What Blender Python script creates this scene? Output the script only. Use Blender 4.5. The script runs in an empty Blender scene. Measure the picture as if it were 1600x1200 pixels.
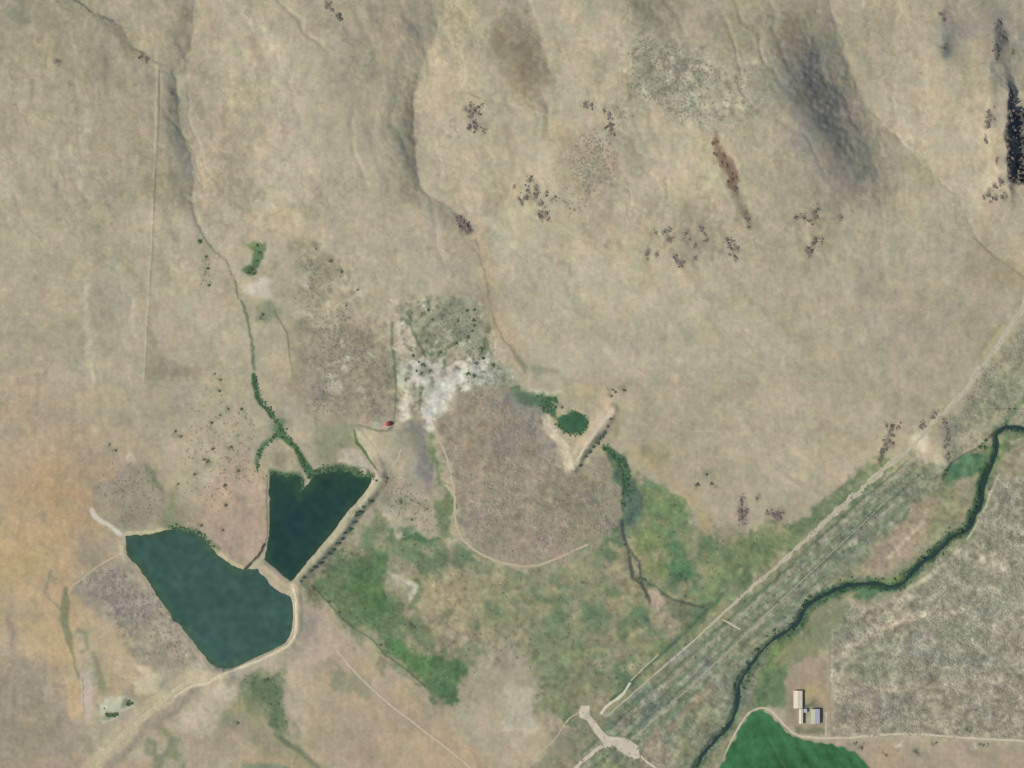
import bpy, bmesh, math, random
import numpy as np
from mathutils import Vector

# ------------------------------------------------------------------ camera, sky, sun, exposure
S = bpy.context.scene
COL = S.collection
cam = bpy.data.cameras.new('camera'); camo = bpy.data.objects.new('camera', cam); COL.objects.link(camo)
CAMH = 20000.0
cam.sensor_width = 36.0; cam.lens = 36.0 * CAMH / 1600.0
cam.clip_start = 500.0; cam.clip_end = 60000.0
camo.location = (0, 0, CAMH + 20); camo.rotation_euler = (0, 0, 0)
S.camera = camo
SUN_EL = math.radians(42); DX, DY = 0.92, 0.39            # shadows fall east-north-east
w = bpy.data.worlds.new('World'); S.world = w; w.use_nodes = True
nt = w.node_tree; nt.nodes.clear()
sky = nt.nodes.new('ShaderNodeTexSky'); sky.sky_type = 'NISHITA'; sky.sun_disc = False
sky.sun_elevation = SUN_EL; sky.sun_rotation = math.radians(247); sky.altitude = 1200
bgd = nt.nodes.new('ShaderNodeBackground'); bgd.inputs[1].default_value = 0.10
wo = nt.nodes.new('ShaderNodeOutputWorld')
nt.links.new(sky.outputs[0], bgd.inputs[0]); nt.links.new(bgd.outputs[0], wo.inputs[0])
sl = bpy.data.lights.new('sun', 'SUN'); sl.energy = 2.75; sl.angle = math.radians(0.53); sl.color = (1.0, 0.955, 0.88)
so = bpy.data.objects.new('sun', sl); COL.objects.link(so); so.location = (-900, -400, 900)
so.rotation_euler = Vector((DX * math.cos(SUN_EL), DY * math.cos(SUN_EL), -math.sin(SUN_EL))).to_track_quat('-Z', 'Y').to_euler()
S.view_settings.view_transform = 'Standard'; S.view_settings.look = 'None'
S.view_settings.exposure = 0.63; S.view_settings.gamma = 1.0; S.view_settings.use_curve_mapping = False

rng = np.random.default_rng(11); random.seed(5)

# ------------------------------------------------------------------ grid and noise (survey units: 1 unit = 1 m, x east, y SOUTH from the north-west corner)
def axis(a, b, step, far):
    inner = list(np.arange(a, b + step * .5, step)); d = step; lo = [a]; hi = [inner[-1]]
    while a - lo[-1] < far: d *= 1.17; lo.append(lo[-1] - d)
    d = step
    while hi[-1] - b < far: d *= 1.17; hi.append(hi[-1] + d)
    return np.array(lo[:0:-1] + inner + hi[1:])
XS = axis(-30, 1630, 1.7, 5500); YS = axis(-30, 1230, 1.7, 5500)
NX, NY = len(XS), len(YS)
PX, PY = np.meshgrid(XS, YS)

def _w(x, wl, off, n):
    u = (x / wl + off) % (n - 4); i = np.floor(u).astype(int); f = u - i
    return i, [(1 - f) ** 3 / 6, (3 * f ** 3 - 6 * f ** 2 + 4) / 6, (-3 * f ** 3 + 3 * f ** 2 + 3 * f + 1) / 6, f ** 3 / 6]
def vnoise(wx, wy=None, seed=0, xs=None, ys=None):
    """smooth noise on a tensor grid, unit variance about"""
    wy = wy or wx; xs = XS if xs is None else xs; ys = YS if ys is None else ys
    r = np.random.default_rng(seed + int(wx * 13)); n = 1024
    R = r.standard_normal((n, n)).astype(np.float32)
    ix, cx = _w(xs, wx, 400, n); iy, cy = _w(ys, wy, 400, n)
    A = 0
    for k in range(4): A = A + R[iy + k, :] * cy[k][:, None].astype(np.float32)
    B = 0
    for k in range(4): B = B + A[:, ix + k] * cx[k][None, :].astype(np.float32)
    return B * 1.9
def sstep(a, b, x):
    t = np.clip((x - a) / (b - a), 0, 1); return t * t * (3 - 2 * t)

N3 = vnoise(2.6, seed=1); N5 = vnoise(5, seed=2); N8 = vnoise(8.5, seed=3); N16 = vnoise(17, seed=4)
N40 = vnoise(40, seed=5); N90 = vnoise(90, seed=6); N220 = vnoise(220, seed=7)
V5 = vnoise(3.4, 12, seed=8); WX = vnoise(18, seed=9) + .5 * vnoise(6, seed=10) + .4 * vnoise(3.3, seed=16); WY = vnoise(18, seed=11) + .5 * vnoise(6, seed=12) + .4 * vnoise(3.3, seed=17)
N8b = vnoise(7, seed=13); N25 = vnoise(26, seed=14); N60 = vnoise(60, seed=15)

def rnoise(X, Y, ang, lu, lv, seed):
    """smooth noise drawn out along a direction"""
    c, s_ = math.cos(math.radians(ang)), math.sin(math.radians(ang)); U = (X * c + Y * s_) / lu + 3000; V = (-X * s_ + Y * c) / lv + 3000
    R = np.random.default_rng(seed).standard_normal((512, 512)).astype(np.float32); ui = np.floor(U).astype(int); vi = np.floor(V).astype(int); fu = U - ui; fv = V - vi
    fu = fu * fu * (3 - 2 * fu); fv = fv * fv * (3 - 2 * fv); q = lambda a, b: R[a & 511, b & 511]
    return (q(ui, vi) * (1 - fu) * (1 - fv) + q(ui + 1, vi) * fu * (1 - fv) + q(ui, vi + 1) * (1 - fu) * fv + q(ui + 1, vi + 1) * fu * fv) * 1.4
def block(x0, y0, x1, y1):
    a, b = np.searchsorted(XS, [x0, x1]); c, d = np.searchsorted(YS, [y0, y1])
    return slice(max(c - 1, 0), d + 1), slice(max(a - 1, 0), b + 1)
def seg_dist(X, Y, pts, vals=None):
    best = np.full(X.shape, 1e18); sd = np.ones(X.shape); vv = np.zeros(X.shape)
    for k in range(len(pts) - 1):
        ax, ay = pts[k][:2]; bx, by = pts[k + 1][:2]; dx, dy = bx - ax, by - ay; L = dx * dx + dy * dy + 1e-9
        t = np.clip(((X - ax) * dx + (Y - ay) * dy) / L, 0, 1)
        qx = X - ax - t * dx; qy = Y - ay - t * dy; d = qx * qx + qy * qy
        m = d < best; best = np.where(m, d, best)
        sd = np.where(m, np.sign(dx * (Y - ay) - dy * (X - ax) + 1e-12), sd)
        if vals is not None: vv = np.where(m, vals[k] + (vals[k + 1] - vals[k]) * t, vv)
    return np.sqrt(best), sd, vv
def poly_sd(X, Y, pts):
    P = list(pts) + [pts[0]]
    d, _, _ = seg_dist(X, Y, P); ins = np.zeros(X.shape, bool)
    for k in range(len(P) - 1):
        ax, ay = P[k]; bx, by = P[k + 1]
        if ay == by: continue
        c = ((ay > Y) != (by > Y)) & (X < (bx - ax) * (Y - ay) / (by - ay) + ax); ins ^= c
    return np.where(ins, -d, d)
def m_poly(pts, soft=6, warp=3):
    xs = [p[0] for p in pts]; ys = [p[1] for p in pts]; pad = soft + warp * 3 + 4
    b = block(min(xs) - pad, min(ys) - pad, max(xs) + pad, max(ys) + pad)
    sd = poly_sd(PX[b] + WX[b] * warp, PY[b] + WY[b] * warp, pts)
    return b, 1 - sstep(-soft, soft, sd)
def m_line(pts, width, soft=1.5, warp=.8):
    ws = [p[2] if len(p) > 2 else width for p in pts]; xs = [p[0] for p in pts]; ys = [p[1] for p in pts]; pad = max(ws) + soft + warp * 3 + 4
    b = block(min(xs) - pad, min(ys) - pad, max(xs) + pad, max(ys) + pad)
    d, _, v = seg_dist(PX[b] + WX[b] * warp, PY[b] + WY[b] * warp, pts, ws)
    return b, 1 - sstep(-soft, soft, d - v * .5)
def m_blob(cx, cy, rx, ry, rot=0, warp=3):
    R = max(rx, ry) * 2.6 + warp * 3; b = block(cx - R, cy - R, cx + R, cy + R)
    X = PX[b] + WX[b] * warp - cx; Y = PY[b] + WY[b] * warp - cy; c, s = math.cos(math.radians(rot)), math.sin(math.radians(rot))
    u = (X * c + Y * s) / rx; v = (-X * s + Y * c) / ry
    return b, np.exp(-(u * u + v * v))
T = np.zeros((NY, NX, 3), np.float32)      # ground colour, with some hillside light and shade painted in, sRGB 0..255
B = np.zeros((NY, NX), np.float32)         # bush density
R_ = np.zeros((NY, NX), np.float32)        # roughness of the tint (mottle)
def paint(m, col, a=1.0, mott=None, thr=0.0, wid=.8):
    b, k = m; k = (k * a).astype(np.float32)
    if mott is not None: k = k * sstep(thr - wid, thr + wid, mott[b])
    T[b] = T[b] * (1 - k[..., None]) + np.array(col, np.float32) * k[..., None]
def setf(F, m, v, add=False):
    b, k = m; F[b] = F[b] + k * v if add else F[b] * (1 - k) + v * k

# ------------------------------------------------------------------ shapes measured on the ground
LAKE = [(196,838),(215,836),(232,838),(250,833),(262,831),(274,826),(290,828),(305,831),(315,838),(325,850),(336,864),(348,874),(362,884),(378,891),(392,887),(404,882),(414,881),(428,891),(440,902),(449,912),(457,924),(460,948),(459,978),(455,994),(448,1004),(430,1015),(412,1023),(392,1032),(370,1041),(348,1050),(337,1046),(328,1036),(322,1028),(310,1014),(298,998),(286,984),(270,970),(260,952),(250,938),(240,920),(228,902),(216,886),(203,870),(198,855)]
POND = [(420,742),(428,738),(440,742),(452,744),(462,742),(470,748),(474,760),(468,769),(480,757),(488,744),(498,738),(512,735),(528,731),(545,735),(556,744),(568,745),(583,747),(582,757),(572,774),(560,788),(545,806),(530,825),(515,843),(500,862),(486,878),(474,893),(463,906),(455,912),(444,904),(432,892),(422,884),(413,874),(414,866),(418,852),(419,836),(421,815),(422,790),(420,768)]
ALGAE = [(876,652),(882,648),(889,648),(893,643),(905,644),(914,649),(919,657),(916,667),(910,675),(902,677),(896,674),(888,675),(882,667),(876,664),(873,657)]
RIVER = [(1660,672),(1600,671),(1585,667),(1574,667),(1562,673),(1556,681),(1558,692),(1556,706),(1550,728),(1544,742),(1538,757),(1535,775),(1533,789),(1524,806),(1516,822),(1509,831),(1490,838),(1474,854),(1460,868),(1447,874),(1432,888),(1418,902),(1408,913),(1392,918),(1377,913),(1362,911),(1345,914),(1326,914),(1308,919),(1294,928),(1276,938),(1262,944),(1254,958),(1246,974),(1232,986),(1212,996),(1197,1010),(1182,1026),(1171,1042),(1160,1058),(1154,1072),(1153,1092),(1150,1110),(1144,1126),(1133,1142),(1118,1156),(1104,1172),(1094,1184),(1088,1200),(1070,1240)]
CREEK = [(100,-40,3),(118,-2,3),(132,10,3),(146,20,3),(160,26,2.6),(172,32,2.4),(186,38,2),(197,55,1.8),(205,76,1.6),(222,88,2.2),(236,96,1.8),(252,99,1.5),(270,103,1.5),(273,118,2),(269,135,4),(274,150,2.4),(276,180,2.4),(279,205,2.5),(290,228,3),(298,243,3),(298,270,3.5),(298,305,2.6),(299,332,2.6),(309,355,3),(320,375,3.5),(338,392,3),(354,408,3),(362,426,3),(369,455,4),(378,472,5),(386,495,4),(391,520,4),(398,550,5),(399,575,4)]
ROAD = [(1660,380),(1630,432),(1600,478),(1585,500),(1568,527),(1550,553),(1528,582),(1510,608),(1490,630),(1468,652),(1450,668),(1432,694),(1408,712),(1380,735),(1352,760),(1330,778),(1300,806),(1270,834),(1240,862),(1205,893),(1175,918),(1140,950),(1118,970),(1090,996)]

# base soil and dry grass
T[:] = (178, 167, 139)
def lf(F, c, a): 
    k = np.clip(F * .5 + .5, 0, 1)[..., None] * a
    T[:] = T * (1 - k) + np.array(c, np.float32) * k
lf(N220 * 1.2, (184, 174, 144), .7); lf(-N90 * 1.2, (170, 160, 133), .6); lf(N60, (183, 168, 138), .3); lf(-N40, (170, 162, 136), .18); lf(vnoise(30, 36, seed=21), (178, 172, 143), .22)
lf(vnoise(11, 15, seed=22), (184, 168, 144), .26); lf(vnoise(9, 12, seed=23), (170, 164, 136), .22)

# --- north-west
paint(m_blob(60, 40, 110, 45), (152, 145, 118), .55); paint(m_blob(28, 18, 14, 20), (120, 122, 108), .7); paint(m_blob(150, 110, 60, 40), (152, 142, 116), .55)
paint(m_blob(55, 115, 45, 30), (186, 178, 150), .5); paint(m_blob(185, 135, 18, 14), (150, 145, 120), .7)
paint(m_blob(116, 165, 4, 14, -15), (140, 124, 112), .5); paint(m_blob(50, 135, 5, 10), (145, 132, 108), .4)
for x, y in [(91, 5), (90, 95), (110, 134), (58, 57), (22, 170)]: paint(m_blob(x, y, 4, 4), (112, 108, 92), .6)
paint(m_line([(248,100,8),(268,108,26),(262,160,26),(272,230,26),(282,320,20)], 20, 12), (158, 150, 126), .75)  # shade on the gully's west bank painted as darker ground
paint(m_blob(270, 140, 6, 16), (112, 112, 108), .7); paint(m_blob(276, 205, 9, 14), (128, 128, 118), .6); paint(m_blob(285, 270, 10, 22), (124, 128, 116), .65, N5, -.2)
paint(m_line([(p[0], p[1], p[2] * 1.5) for p in CREEK[:11]], 4, 2, 1.6), (78, 86, 78), .9, N5 + N8 * .5, -.8); paint(m_line([(110,-30),(160,30),(196,60),(206,80)], 14, 8), (146, 138, 112), .55)
paint(m_line([(p[0], p[1], p[2] * 1.6) for p in CREEK[9:24]], 4, 2.4, 1.8), (120, 116, 104), .8, N5 + N16 * .5, -.9); paint(m_line(CREEK[22:], 4, 2.4, 1.8), (96, 110, 84), .85, N5 + N8 * .6, -1.1)
paint(m_line([(276,118),(281,200),(300,245),(303,330),(325,368),(350,392)], 4, 3), (192, 182, 150), .5)
paint(m_line([(290,20),(288,40),(286,50)], 14, 8), (136, 128, 112), .6); paint(m_line([(300,15),(303,55),(296,80),(280,98)], 3, 3), (190, 178, 148), .5)
paint(m_blob(350, 240, 38, 50), (160, 146, 120), .6); paint(m_blob(345, 285, 30, 30), (166, 152, 126), .5); paint(m_blob(300, 60, 40, 50), (170, 160, 134), .3)
# fence line and field edge
paint(m_line([(245,112),(243,180),(240,260),(238,310),(236,380),(232,440),(229,500),(226,560),(224,592)], 3.5, 1.5, .4), (200, 188, 158), .7)
paint(m_line([(249,110),(247,200),(242,300),(240,330)], 1.6, 1.2, .4), (116, 108, 92), .8); paint(m_line([(240,300),(238,400),(234,470),(228,560),(226,594)], 1.6, 1.2, .4), (140, 130, 106), .6)
paint(m_poly([(227,592),(231,540),(238,512),(250,535),(256,560),(290,570),(330,575),(300,592)], 6, 3), (150, 142, 118), .75)
paint(m_line([(226,594),(300,595),(330,590)], 2, 2), (184, 170, 138), .5)
# pale streaks west
for l in ([(134,436,6),(132,475,9),(137,500,7),(139,530,12),(138,550,12)], [(126,565,9),(131,580,9),(138,605,6)], [(143,550,7),(145,595,5)], [(162,412,7),(178,410,7),(186,424,3)], [(208,470,6),(204,498,7)]): paint(m_line(l, 8, 4), (200, 192, 168), .75)
paint(m_blob(165, 490, 22, 60), (162, 156, 130), .5); paint(m_blob(50, 520, 60, 80), (164, 156, 132), .5); paint(m_blob(95, 340, 70, 50), (172, 166, 134), .5)
paint(m_blob(320, 418, 8, 30), (140, 134, 112), .7, N5, -.1)
# orange west
paint(m_blob(95, 775, 110, 100), (182, 154, 118), .85); paint(m_blob(60, 900, 90, 160), (184, 160, 124), .75); paint(m_blob(95, 770, 50, 55), (180, 148, 110), .5, N16, -.5); paint(m_blob(45, 640, 90, 100), (184, 166, 136), .6)
paint(m_blob(25, 880, 60, 70), (188, 164, 118), .7); paint(m_blob(95, 1010, 18, 100), (188, 162, 122), .7); paint(m_blob(70, 1000, 30, 90), (186, 165, 126), .6)
paint(m_poly([(-60,1035),(30,1025),(65,1040),(88,1075),(103,1120),(130,1125),(140,1160),(125,1240),(-60,1240)], 14, 6), (157, 147, 125), .9)
paint(m_blob(18, 990, 9, 50), (146, 136, 122), .75); paint(m_poly([(-60,1240),(-60,1185),(130,1180),(150,1240)], 14, 6), (178, 158, 130), .6)
for k in range(60): paint(m_blob(rng.uniform(0, 110), rng.uniform(1040, 1190), 5, 6), (142, 130, 116) if k % 2 else (174, 162, 140), .5)

# --- north-centre, north-east hills; slope light and shade painted into the ground
paint(m_poly([(560,20),(640,10),(700,40),(680,80),(655,120),(645,200),(650,300),(610,230),(580,110)], 25, 6), (163, 155, 130), .7)  # wedge west of the gully: slope shade painted in
paint(m_poly([(690,-20),(760,-30),(720,40),(680,130),(655,125),(668,85)], 9, 3), (184, 172, 140), .55)  # bright plane: sunlight on the slope painted lighter
paint(m_line([(594,68),(597,88),(606,102),(620,110)], 2.6, 2), (190, 178, 136), .7)
paint(m_blob(650, 210, 12, 90), (150, 142, 122), .55); paint(m_blob(685, 325, 24, 15, 38), (154, 144, 120), .5)  # shaded west bank of the middle gully painted darker
paint(m_line([(668,300),(700,322),(736,355),(742,375)], 3, 2), (186, 172, 140), .6); paint(m_blob(722, 352, 16, 9, 35), (112, 108, 98), .75, N5, -.5)
paint(m_poly([(780,40),(800,55),(825,100),(840,150),(800,135),(770,90)], 18, 6), (154, 142, 112), .7)  # shade of the hill's east slope painted in
paint(m_blob(1000, 15, 70, 30), (150, 144, 122), .65); paint(m_blob(1040, 10, 30, 25), (152, 136, 116), .6)
for x, y, r in [(515, 10, 7), (527, 27, 6), (522, 22, 5)]: paint(m_blob(x, y, r, r), (118, 114, 108), .75, N5, -.6)
paint(m_blob(497, 45, 16, 8), (152, 138, 116), .6); paint(m_blob(745, 183, 26, 22), (158, 148, 128), .6); paint(m_blob(738, 172, 9, 9), (126, 120, 114), .7); paint(m_line([(722,143),(735,146),(750,152)], 3, 2), (130, 118, 98), .7)
paint(m_poly([(1000,50),(1050,80),(1110,90),(1150,110),(1200,95),(1215,150),(1150,210),(1120,195),(1060,190),(1000,180),(945,165),(980,130)], 22, 8), (158, 154, 132), .85)
paint(m_poly([(1000,50),(1050,80),(1110,90),(1150,110),(1200,110),(1170,180),(1060,190),(950,165),(980,130)], 16, 8), (184, 178, 154), .22, N5, .5); setf(R_, m_poly([(1000,50),(1200,95),(1170,200),(945,170)], 25, 8), .9)
paint(m_poly([(880,205),(950,195),(965,240),(960,300),(930,330),(890,300),(870,250)], 18, 6), (158, 146, 124), .7); paint(m_blob(905, 225, 30, 25), (148, 138, 114), .5, N5, 0)
paint(m_poly([(1010,290),(1050,290),(1100,330),(1130,370),(1120,400),(1060,410),(1010,370)], 20, 6), (156, 148, 124), .75); paint(m_blob(935, 345, 22, 30), (154, 144, 120), .5)
paint(m_poly([(1112,208),(1122,214),(1134,232),(1144,248),(1150,275),(1152,296),(1143,292),(1138,272),(1124,262),(1113,245)], 3, 2), (142, 124, 104), .95)
paint(m_line([(1146,285,8),(1153,305,7),(1158,320,4),(1166,345,5),(1170,360,4)], 5, 2), (146, 124, 102), .8); paint(m_line([(1158,262),(1166,300),(1176,330)], 4, 3), (172, 170, 134), .5)
paint(m_line([(1132,255),(1140,275),(1146,292)], 3, 1.5), (120, 98, 82), .8, N5, -.2)
paint(m_blob(1112, 180, 9, 6), (116, 114, 106), .8); paint(m_blob(1255, 140, 42, 80, -20), (150, 146, 134), .6); paint(m_blob(1300, 230, 50, 60), (150, 146, 130), .5); paint(m_blob(1290, 360, 60, 60), (156, 150, 128), .5)  # includes painted shade of the great east slope
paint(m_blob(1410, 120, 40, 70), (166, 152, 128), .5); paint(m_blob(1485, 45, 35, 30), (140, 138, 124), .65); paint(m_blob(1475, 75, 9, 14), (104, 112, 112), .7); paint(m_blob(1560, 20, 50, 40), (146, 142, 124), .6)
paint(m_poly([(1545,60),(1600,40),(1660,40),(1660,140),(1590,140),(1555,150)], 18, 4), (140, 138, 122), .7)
paint(m_poly([(1340,160),(1400,170),(1530,200),(1560,280),(1500,300),(1440,260),(1380,210)], 20, 6), (180, 170, 144), .55)
paint(m_blob(1550, 350, 45, 50), (184, 172, 142), .5); paint(m_line([(1518,335),(1522,360),(1532,378)], 3, 2), (205, 190, 165), .6); paint(m_line([(1380,205),(1400,216)], 5, 3), (120, 116, 98), .6)
paint(m_line([(1522,372,2),(1540,388,3),(1560,405,3),(1590,425,3),(1640,460,3)], 3, 2), (140, 120, 98), .75); paint(m_blob(1555, 425, 55, 30, 30), (166, 150, 122), .5)
paint(m_blob(1270, 335, 36, 14), (138, 138, 120), .5, N5, -.2); paint(m_blob(1300, 440, 130, 90), (174, 166, 136), .45); paint(m_poly([(760,330),(1000,420),(1180,430),(1250,560),(1000,590),(850,580),(780,470)], 50, 10), (181, 173, 145), .6)
paint(m_blob(1470, 480, 110, 60), (168, 158, 134), .5); paint(m_blob(1250, 690, 200, 60), (180, 167, 139), .5)
for k in range(160):
    x, y = rng.uniform(850, 1590), rng.uniform(10, 560); paint(m_blob(x, y, rng.uniform(2, 6), rng.uniform(4, 11), rng.uniform(-20, 20)), (150, 142, 118) if rng.random() < .6 else (190, 180, 148), .35)
paint(m_line([(880,600),(950,598),(1100,600),(1300,596),(1430,600)], 3, 4), (170, 150, 124), .35); paint(m_line([(960,655),(1010,662),(1080,673),(1170,678)], 3, 2), (190, 178, 148), .5)
paint(m_line([(748,360),(760,430),(770,480),(800,530),(820,575)], 22, 12), (180, 160, 128), .6); paint(m_line([(744,372),(750,410),(759,445),(768,490),(785,525),(810,560),(822,582)], 3, 2, 1.4), (138, 126, 102), .8, N8, -1.2); paint(m_line([(752,380),(764,440),(778,490),(798,530),(812,556)], 3, 2, 1), (192, 172, 130), .5)

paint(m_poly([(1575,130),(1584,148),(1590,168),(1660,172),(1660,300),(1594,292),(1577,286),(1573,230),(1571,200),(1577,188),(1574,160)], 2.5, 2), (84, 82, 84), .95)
paint(m_blob(1262, 165, 34, 60, -18), (134, 134, 128), .6); paint(m_blob(1310, 265, 34, 36, -40), (140, 142, 134), .5); paint(m_blob(1560, 62, 9, 26), (110, 114, 112), .6, N5, -.3)  # core of the east slope's shade painted cooler and darker
paint(m_blob(640, 195, 20, 60), (148, 140, 122), .5); paint(m_poly([(262,112),(276,112),(282,200),(300,250),(300,320),(280,330),(262,260),(260,180)], 7, 3), (142, 138, 120), .6)  # shade of both gullies painted deeper on their west banks
paint(m_poly([(560,10),(640,0),(690,30),(668,85),(650,118),(644,180),(620,160),(585,100)], 14, 8), (158, 148, 124), .65)  # wedge by the gully: its shade painted over again
paint(m_poly([(778,20),(815,20),(850,80),(862,140),(835,158),(800,135),(768,80)], 16, 8), (150, 137, 110), .65); paint(m_poly([(930,-20),(1080,-20),(1060,40),(1010,70),(950,50)], 18, 8), (150, 144, 122), .6)  # dim slopes, their shade painted into the ground colour
paint(m_poly([(1240,40),(1270,90),(1300,150),(1345,230),(1370,310),(1330,330),(1270,250),(1230,180),(1222,90)], 18, 8), (148, 140, 122), .6)  # great east slope: shade painted along the whole flank
paint(m_blob(500, 215, 90, 130), (188, 178, 151), .6); paint(m_blob(700, 200, 40, 120), (186, 174, 146), .5); paint(m_blob(1400, 190, 60, 60, 40), (186, 176, 150), .5); paint(m_blob(960, 500, 160, 60), (186, 177, 150), .4)  # central ridge: sunlight on its west-facing side painted as lighter grass
rs = rnoise(wx0 := PX + 8 * WX, PY + 6 * WY, 76, 60, 7, 95); full = (slice(None), slice(None)); hl = (1 - sstep(300, 640, PY)); paint((full, hl), (158, 148, 122), .5, rs, .9, .6); paint((full, hl), (190, 178, 148), .4, -rs, 1.0, .6)
rt = rnoise(wx0, PY + 6 * WY, 30, 50, 8, 96); paint((full, 1 - hl), (162, 152, 126), .35, rt, 1.0, .6)
# --- centre-west valley
paint(m_poly([(385,380),(412,380),(411,405),(402,418),(396,432),(386,426),(377,422),(388,412),(390,395)], 4, 3), (98, 126, 84), .95); paint(m_blob(390, 386, 14, 7), (150, 152, 105), .6); paint(m_blob(392, 422, 9, 7), (84, 92, 72), .7)
paint(m_poly([(378,448),(395,446),(424,436),(428,445),(424,464),(408,468),(386,460)], 5, 3), (200, 192, 172), .9); paint(m_poly([(398,474),(428,470),(440,492),(425,500),(400,498)], 5, 3), (140, 144, 120), .85); paint(m_blob(410, 492, 2.5, 2.5), (60, 66, 54), .9)
paint(m_line([(428,482),(438,505),(448,520),(450,545),(452,562),(456,580),(458,592)], 2.6, 1.6), (128, 124, 104), .8)
paint(m_poly([(448,375),(470,375),(500,395),(535,405),(540,430),(520,455),(495,482),(455,478),(450,430)], 12, 6), (158, 152, 124), .8); paint(m_blob(505, 425, 22, 26), (148, 140, 122), .6); paint(m_blob(477, 443, 7, 4), (205, 195, 178), .8)
paint(m_poly([(460,505),(560,500),(620,530),(612,655),(585,660),(545,655),(480,640),(455,600)], 16, 8), (154, 144, 122), .9)
paint(m_poly([(540,520),(620,520),(614,600),(560,600)], 14, 8), (144, 140, 118), .5, N8, 0)
for x, y, rx, ry in [(545,561,9,4),(538,578,5,5),(580,560,6,3),(522,566,10,3),(515,590,18,4),(560,608,8,7),(523,604,14,8),(537,537,3,7),(572,620,3,3),(470,650,3,3)]: paint(m_blob(x, y, rx, ry), (200, 196, 172), .75)
setf(R_, m_poly([(455,380),(540,400),(620,520),(612,655),(480,640)], 20, 5), .7)
paint(m_line([(397,585,6),(399,600,9),(402,620,7),(408,632,5),(418,640,6),(424,650,7)], 6, 2), (60, 86, 64), .95); paint(m_blob(434, 664, 12, 14), (72, 106, 72), .9); paint(m_line([(436,675,11),(452,690,8),(462,700,8),(470,715,9),(478,730,12),(486,742,14)], 9, 2.5), (76, 110, 74), .95)
paint(m_line([(430,680,7),(414,692,8),(405,706,8),(402,722,6),(404,740,5),(414,750,3)], 6, 2.5), (104, 130, 96), .9); paint(m_poly([(440,690),(462,708),(466,730),(430,735),(418,725),(425,705)], 6, 3), (172, 158, 132), .7)
paint(m_poly([(484,650),(545,665),(552,690),(535,725),(500,735),(490,700)], 12, 6), (138, 142, 110), .75); paint(m_poly([(530,705),(545,702),(560,708),(572,722),(580,738),(565,738),(548,728),(532,718)], 4, 3), (202, 190, 164), .9)
paint(m_poly([(456,610),(545,640),(540,665),(470,640)], 10, 5), (166, 156, 130), .6)
paint(m_poly([(550,668),(575,680),(592,715),(602,745),(590,755),(583,742),(574,715)], 4, 2), (198, 186, 152), .95); paint(m_line([(552,672,2),(556,690,5),(568,705,4),(578,720,3),(590,738,2.5)], 3, 1.5), (84, 106, 74), .9)
paint(m_line([(600,748),(615,728),(625,712),(628,698),(628,680)], 4, 2), (184, 172, 144), .6); paint(m_poly([(585,735),(605,728),(608,745),(596,765),(588,760)], 4, 2), (200, 186, 156), .85)
# alkali flat
paint(m_poly([(616,505),(640,480),(690,465),(730,460),(748,490),(752,520),(775,555),(800,590),(800,625),(740,615),(690,600),(650,610),(618,590)], 8, 4), (160, 158, 134), .8)
paint(m_line([(700,600),(682,618),(668,640),(668,668)], 12, 6), (208, 202, 180), .9); paint(m_poly([(622,558),(660,556),(700,560),(705,572),(750,545),(764,560),(778,585),(760,600),(722,606),(700,620),(682,640),(672,664),(664,664),(660,640),(655,620),(640,622),(636,655),(628,650),(632,610),(622,600)], 5, 5), (208, 202, 180), .95, N8 * .7 + N5 * .7, -1.2, 1.0)
paint(m_poly([(622,508),(640,500),(650,535),(645,548),(624,545)], 4, 3), (196, 182, 160), .8); paint(m_line([(700,560),(722,580),(705,600),(690,585)], 10, 5), (184, 170, 148), .6)
paint(m_poly([(640,482),(700,468),(735,465),(742,500),(728,530),(700,548),(668,548),(650,520)], 8, 5), (152, 150, 126), .7); paint(m_blob(730, 510, 16, 22), (128, 136, 116), .6, N5, -.3)
for l in ([(640,488,8),(642,510,5),(650,530,5),(660,550,6),(672,553,5),(690,550,5),(706,540,4),(722,528,5)], [(612,505,5),(613,530,4),(616,560,4),(618,600,4),(618,640,3),(615,662,2)], [(697,552,6),(695,575,6),(694,598,6)], [(630,500,9),(638,505,9)], [(748,560,8),(760,545,10),(758,530,8)], [(642,607,6),(660,606,6)], [(656,608,6),(655,640,3)]): paint(m_line(l, 4, 2), (112, 122, 96), .85)
paint(m_poly([(735,560),(775,560),(800,590),(800,605),(770,600),(730,590)], 6, 4), (140, 146, 128), .6, N5, 0); setf(R_, m_poly([(610,470),(745,460),(800,590),(790,640),(620,650)], 15, 5), 1.1)
for k in range(190):
    x, y = rng.uniform(618, 800), rng.uniform(465, 640)
    if y > 600 and x > 700 and x < 720: continue
    if (x - 618) / 180 > (y - 400) / 190: continue
    paint(m_blob(x, y, rng.uniform(1.5, 3.5), rng.uniform(1.5, 3.5)), (92, 104, 86) if rng.random() < .62 else (214, 210, 190), .75)
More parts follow.
